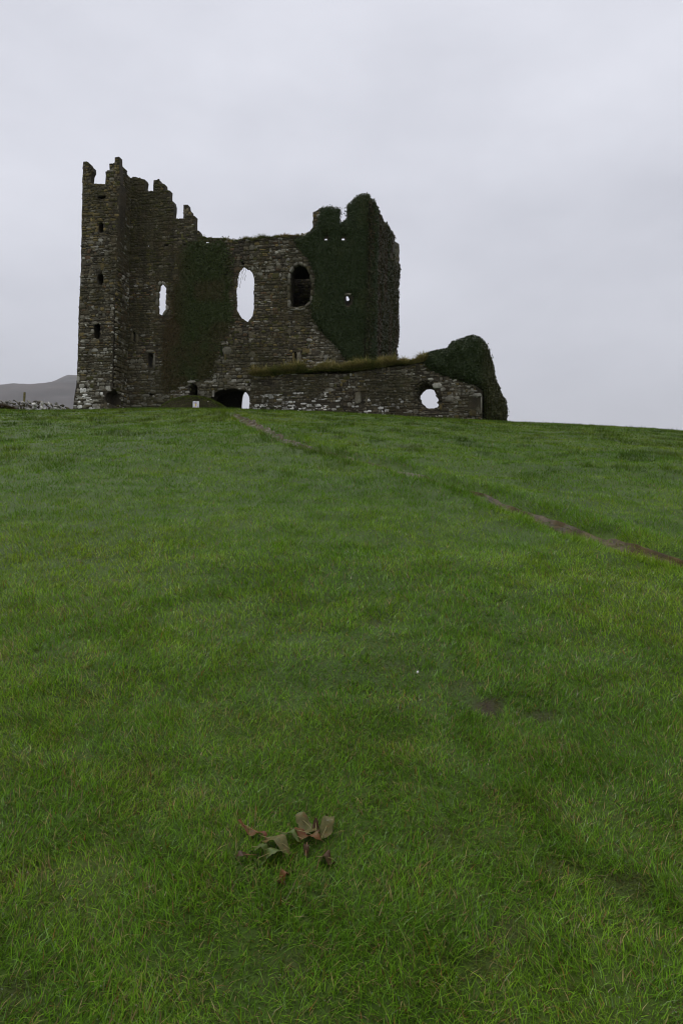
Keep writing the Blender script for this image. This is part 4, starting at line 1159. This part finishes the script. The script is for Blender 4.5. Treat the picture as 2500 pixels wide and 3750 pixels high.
# ------------------------------------------------------------------ white notice in front of the bank
def flat(name, plane, u0, u1, z0, z1, v0, v1, mat, parent, tilt=0):
    me = box_mesh(name, plane, u0, u1, v0, v1, z0, z1, mat); return link(name, me, None, parent)
def paint(name, c, r=.45):
    return plain(name, c, r, 30, .06, .4)
M_WHITE, M_YEL, M_RED, M_MAUVE = paint('white_board', (.86, .86, .87)), paint('yellow_print', (.80, .62, .16)), paint('red_print', (.55, .12, .14)), paint('mauve_print', (.52, .45, .58))
NV = -1.7
u0, zz0 = KF.hit((706, 1493), NV); u1, zz1 = KF.hit((729, 1468.5), NV)
notice = empty('notice_board', KF.w((u0+u1)/2, NV, zz0)); tag(notice, 'small white notice with yellow and red print before the earth bank', 'sign')
w = u1-u0
zg_ = float(ground_z(KF.w(u0, NV, 0).x, KF.w(u0, NV, 0).y))
def nb(name, a, b_, c, d, dv, mat): return flat(name, KF, u0+w*a, u0+w*b_, zz0+(zz1-zz0)*c, zz0+(zz1-zz0)*d, NV-dv, NV+.004-dv*.5, mat, notice)
nb('board', 0, 1, 0, .965, .012, M_WHITE)
nb('board_corner', .68, 1.0, .967, 1.0, .012, M_WHITE); nb('board_corner', .06, .36, .967, 1.0, .012, M_WHITE)
nb('symbol_panel', .36, .60, .24, .60, .016, M_YEL)
nb('print_band', .34, .64, .66, .84, .016, M_MAUVE); nb('print_band', .14, .30, .66, .84, .016, M_MAUVE)
for a, b_, c, d in ((.32, .66, .61, .64), (.32, .62, .10, .17), (.36, .6, .05, .08)): nb('print_line', a, b_, c, d, .016, M_RED)
for a in (.74, .86):
    for c in (.15, .3, .45): nb('print_line', a-.05, a+.05, c, c+.05, .015, M_MAUVE)
for a in (.14, .82): flat('stake', KF, u0+w*a, u0+w*(a+.06), zg_-.15, zz0+.02, NV+.006, NV+.03, M_POST, notice)

# ------------------------------------------------------------------ dock plant in the near grass
def dock_material(name, a, b_, c_):
    m, t, b, o = mat_new(name)
    g = N(t, 'ShaderNodeTexCoord').outputs['Object']
    n1 = noise(t, 32, 6, .7, g); r1 = ramp(t, n1.outputs['Fac'], [(.3, a), (.5, b_), (.68, c_)])
    n2 = noise(t, 70, 3, .6, g)
    t.links.new(r1.outputs[0], b.inputs['Base Color']); b.inputs['Roughness'].default_value = .42; b.inputs['Specular IOR Level'].default_value = .18
    bump(t, b, n2.outputs['Fac'], .5, .004); return m
D_GREEN = dock_material('dock_green', (.050, .078, .016), (.075, .105, .022), (.085, .060, .022))
D_OLIVE = dock_material('dock_olive', (.060, .055, .016), (.105, .098, .030), (.13, .070, .022))
D_RED = dock_material('dock_red', (.075, .016, .009), (.12, .048, .013), (.085, .065, .016))
D_BROWN = dock_material('dock_brown', (.035, .019, .009), (.070, .038, .017), (.06, .045, .018))
M_RIB = plain('dock_rib', (.20, .17, .06), .5, 20, .3)
M_RIBR = plain('dock_rib_red', (.22, .09, .045), .5, 20, .3)
dockp = ground_hit(1040, 3110)
dock = empty('dock_plant', (dockp.x, dockp.y, float(ground_z(dockp.x, dockp.y)))); tag(dock, 'flattened dock plant with broad green and reddish leaves in the near grass', 'plant')
def dock_leaf(base_px, tip_px, wid, mat, rib, arch, roll, seed, zb=.045, zt=.05):
    a = ground_hit(*base_px); c = ground_hit(*tip_px)
    A = np.array((a.x, a.y, float(ground_z(a.x, a.y))+zb*.4+.006)); B = np.array((c.x, c.y, float(ground_z(c.x, c.y))+zt*.38+.006))
    T = B-A; ln = np.linalg.norm(T); T /= ln; S = np.cross(T, (0, 0, 1)); S /= np.linalg.norm(S); Nn = np.cross(S, T)
    roll = .08*abs(roll)*(1 if S[1] > 0 else -1)
    S2 = S*math.cos(roll)+Nn*math.sin(roll); N2 = -S*math.sin(roll)+Nn*math.cos(roll)
    r = np.random.default_rng(seed); ph = r.uniform(0, 6, 4)
    ns, nw = 22, 9; V = []
    for i in range(ns):
        s = i/(ns-1)
        pw_ = wid*.43*(np.sin(np.pi*np.clip(s**.85*.93+.06, 0, 1))**.75)*(1+.04*math.sin(s*15+ph[0])+.02*math.sin(s*37+ph[1]))
        for j in range(nw):
            q = (j/(nw-1)-.5)*2
            e = pw_*(1+.035*math.sin(s*26+ph[2]+(2 if q > 0 else 0))*abs(q))
            edge = abs(q)**2
            h = arch*ln*math.sin(math.pi*s)*.6+.005*edge*math.sin(s*13+ph[3]+(1.5 if q > 0 else 0))+.05*wid*abs(q)-.03*wid*edge+.025*wid*math.sin(s*5.5+ph[1])*q+.012*math.sin(s*7+ph[2])+.0012*math.sin(s*40+q*8)
            V.append(A+T*ln*s+S2*q*e+N2*h)
    ii = np.arange(ns*nw).reshape(ns, nw)
    F = np.stack([ii[:-1, :-1], ii[:-1, 1:], ii[1:, 1:], ii[1:, :-1]], -1).reshape(-1, 4)
    lf = link('leaf', tri_mesh('leaf', np.array(V), F, None, True, mat), None, dock)
    pts = []
    for i in range(-3, ns-3):
        s = i/(ns-1); pts.append(Vector(A+T*ln*s+N2*(arch*ln*math.sin(math.pi*max(s, 0))*.6+.003)))
    strand('midrib', pts, .0011, rib, lf)
Z0 = lambda zx, zy: (780+zx/2.904, 2960+zy/2.904)
dock_leaf(Z0(560, 390), Z0(262, 240), .032, D_RED, M_RIBR, .06, .5, 1, .03, .045)
dock_leaf(Z0(530, 400), Z0(860, 540), .060, D_OLIVE, M_RIB, .12, -.25, 2, .05, .03)
dock_leaf(Z0(610, 540), Z0(385, 510), .045, D_GREEN, M_RIB, .14, -.35, 3, .03, .05)
dock_leaf(Z0(740, 540), Z0(430, 620), .045, D_GREEN, M_RIB, .10, -.3, 4, .04, .02)
dock_leaf(Z0(430, 560), Z0(235, 590), .040, D_BROWN, M_RIBR, .10, -.3, 5, .02, .03)
dock_leaf(Z0(1080, 330), Z0(865, 200), .070, D_OLIVE, M_RIB, .10, -.5, 6, .03, .08)
dock_leaf(Z0(700, 350), Z0(1000, 420), .045, D_GREEN, M_RIB, .08, -.3, 7, .05, .03)
dock_leaf(Z0(860, 330), Z0(1145, 440), .048, D_RED, M_RIB, .16, -.2, 8, .05, .04)
dock_leaf(Z0(1160, 370), Z0(1270, 190), .052, D_OLIVE, M_RIB, .02, .2, 9, .03, .09)
dock_leaf(Z0(1120, 590), Z0(1295, 620), .055, D_BROWN, M_RIB, .08, -.2, 10, .03, .03)
dock_leaf(Z0(690, 835), Z0(810, 750), .030, D_RED, M_RIBR, .1, 0, 11, .025, .03)
dock_leaf(Z0(1100, 350), Z0(1085, 240), .030, D_BROWN, M_RIB, .05, .4, 12, .03, .07)
dock_leaf(Z0(985, 560), Z0(1000, 440), .020, D_BROWN, M_RIBR, .05, .2, 13, .03, .05)

# dew on the near blades
n = 1700
y = 1.3+rng.random(n)**1.3*3.0; x = (rng.random(n)-.5)*(1.0*y+.8)
z = ground_z(x, y)+rng.uniform(.018, .05, n); r = rng.uniform(.0010, .0025, n)
bm = bmesh.new(); bmesh.ops.create_icosphere(bm, subdivisions=1, radius=1); bm.verts.ensure_lookup_table()
sv = np.array([v_.co[:] for v_ in bm.verts]); sf = np.array([[v_.index for v_ in f.verts] for f in bm.faces]); bm.free()
V = (np.stack([x, y, z], -1)[:, None]+sv[None]*r[:, None, None]).reshape(-1, 3); F = (np.arange(n)[:, None, None]*len(sv)+sf[None]).reshape(-1, 3)
M_DEW, t, b, o = mat_new('dew'); b.inputs['Base Color'].default_value = (1, 1, 1, 1); b.inputs['Roughness'].default_value = .02
b.inputs['Transmission Weight'].default_value = 1.0; b.inputs['IOR'].default_value = 1.33
tag(link('dew', tri_mesh('dew', V, F, None, True, M_DEW)), 'tiny bright dew drops on the near grass', 'dew', kind='stuff')

# small pale stones in the turf
M_PEB = plain('white_pebble', (.62, .61, .58), .5, 40, .12)
def pebble(px, s, label):
    p = ground_hit(*px); bm = bmesh.new(); bmesh.ops.create_icosphere(bm, subdivisions=2, radius=.5)
    for v_ in bm.verts: v_.co *= 1+.22*(random.random()-.5)
    me = bpy.data.meshes.new('pebble'); bm.to_mesh(me); bm.free(); me.materials.append(M_PEB)
    o = link('pebble', me); o.location = (p.x, p.y, float(ground_z(p.x, p.y))+.035+s*.2); o.scale = (s, s*1.2, s*1.3); o.rotation_euler = (.5, .3, 1)
    tag(o, label, 'pebble')
pebble((1528, 2490), .010, 'tiny white pebble above the largest bare patch of turf')

# ------------------------------------------------------------------ haze in the air
M_HAZE = bpy.data.materials.new('haze'); M_HAZE.use_nodes = True
t = M_HAZE.node_tree; t.nodes.clear()
o = N(t, 'ShaderNodeOutputMaterial'); pv = N(t, 'ShaderNodeVolumePrincipled')
pv.inputs['Color'].default_value = (.93, .94, .97, 1); pv.inputs['Density'].default_value = .000075; pv.inputs['Anisotropy'].default_value = 0.0
t.links.new(pv.outputs[0], o.inputs['Volume'])
hz = Plane((0, 0, 0), 0)
haze = link('haze', box_mesh('haze', hz, -10500, 10500, -400, 11000, -14, 1180, M_HAZE)); tag(haze, 'thin grey damp air over the land', 'haze', kind='stuff')
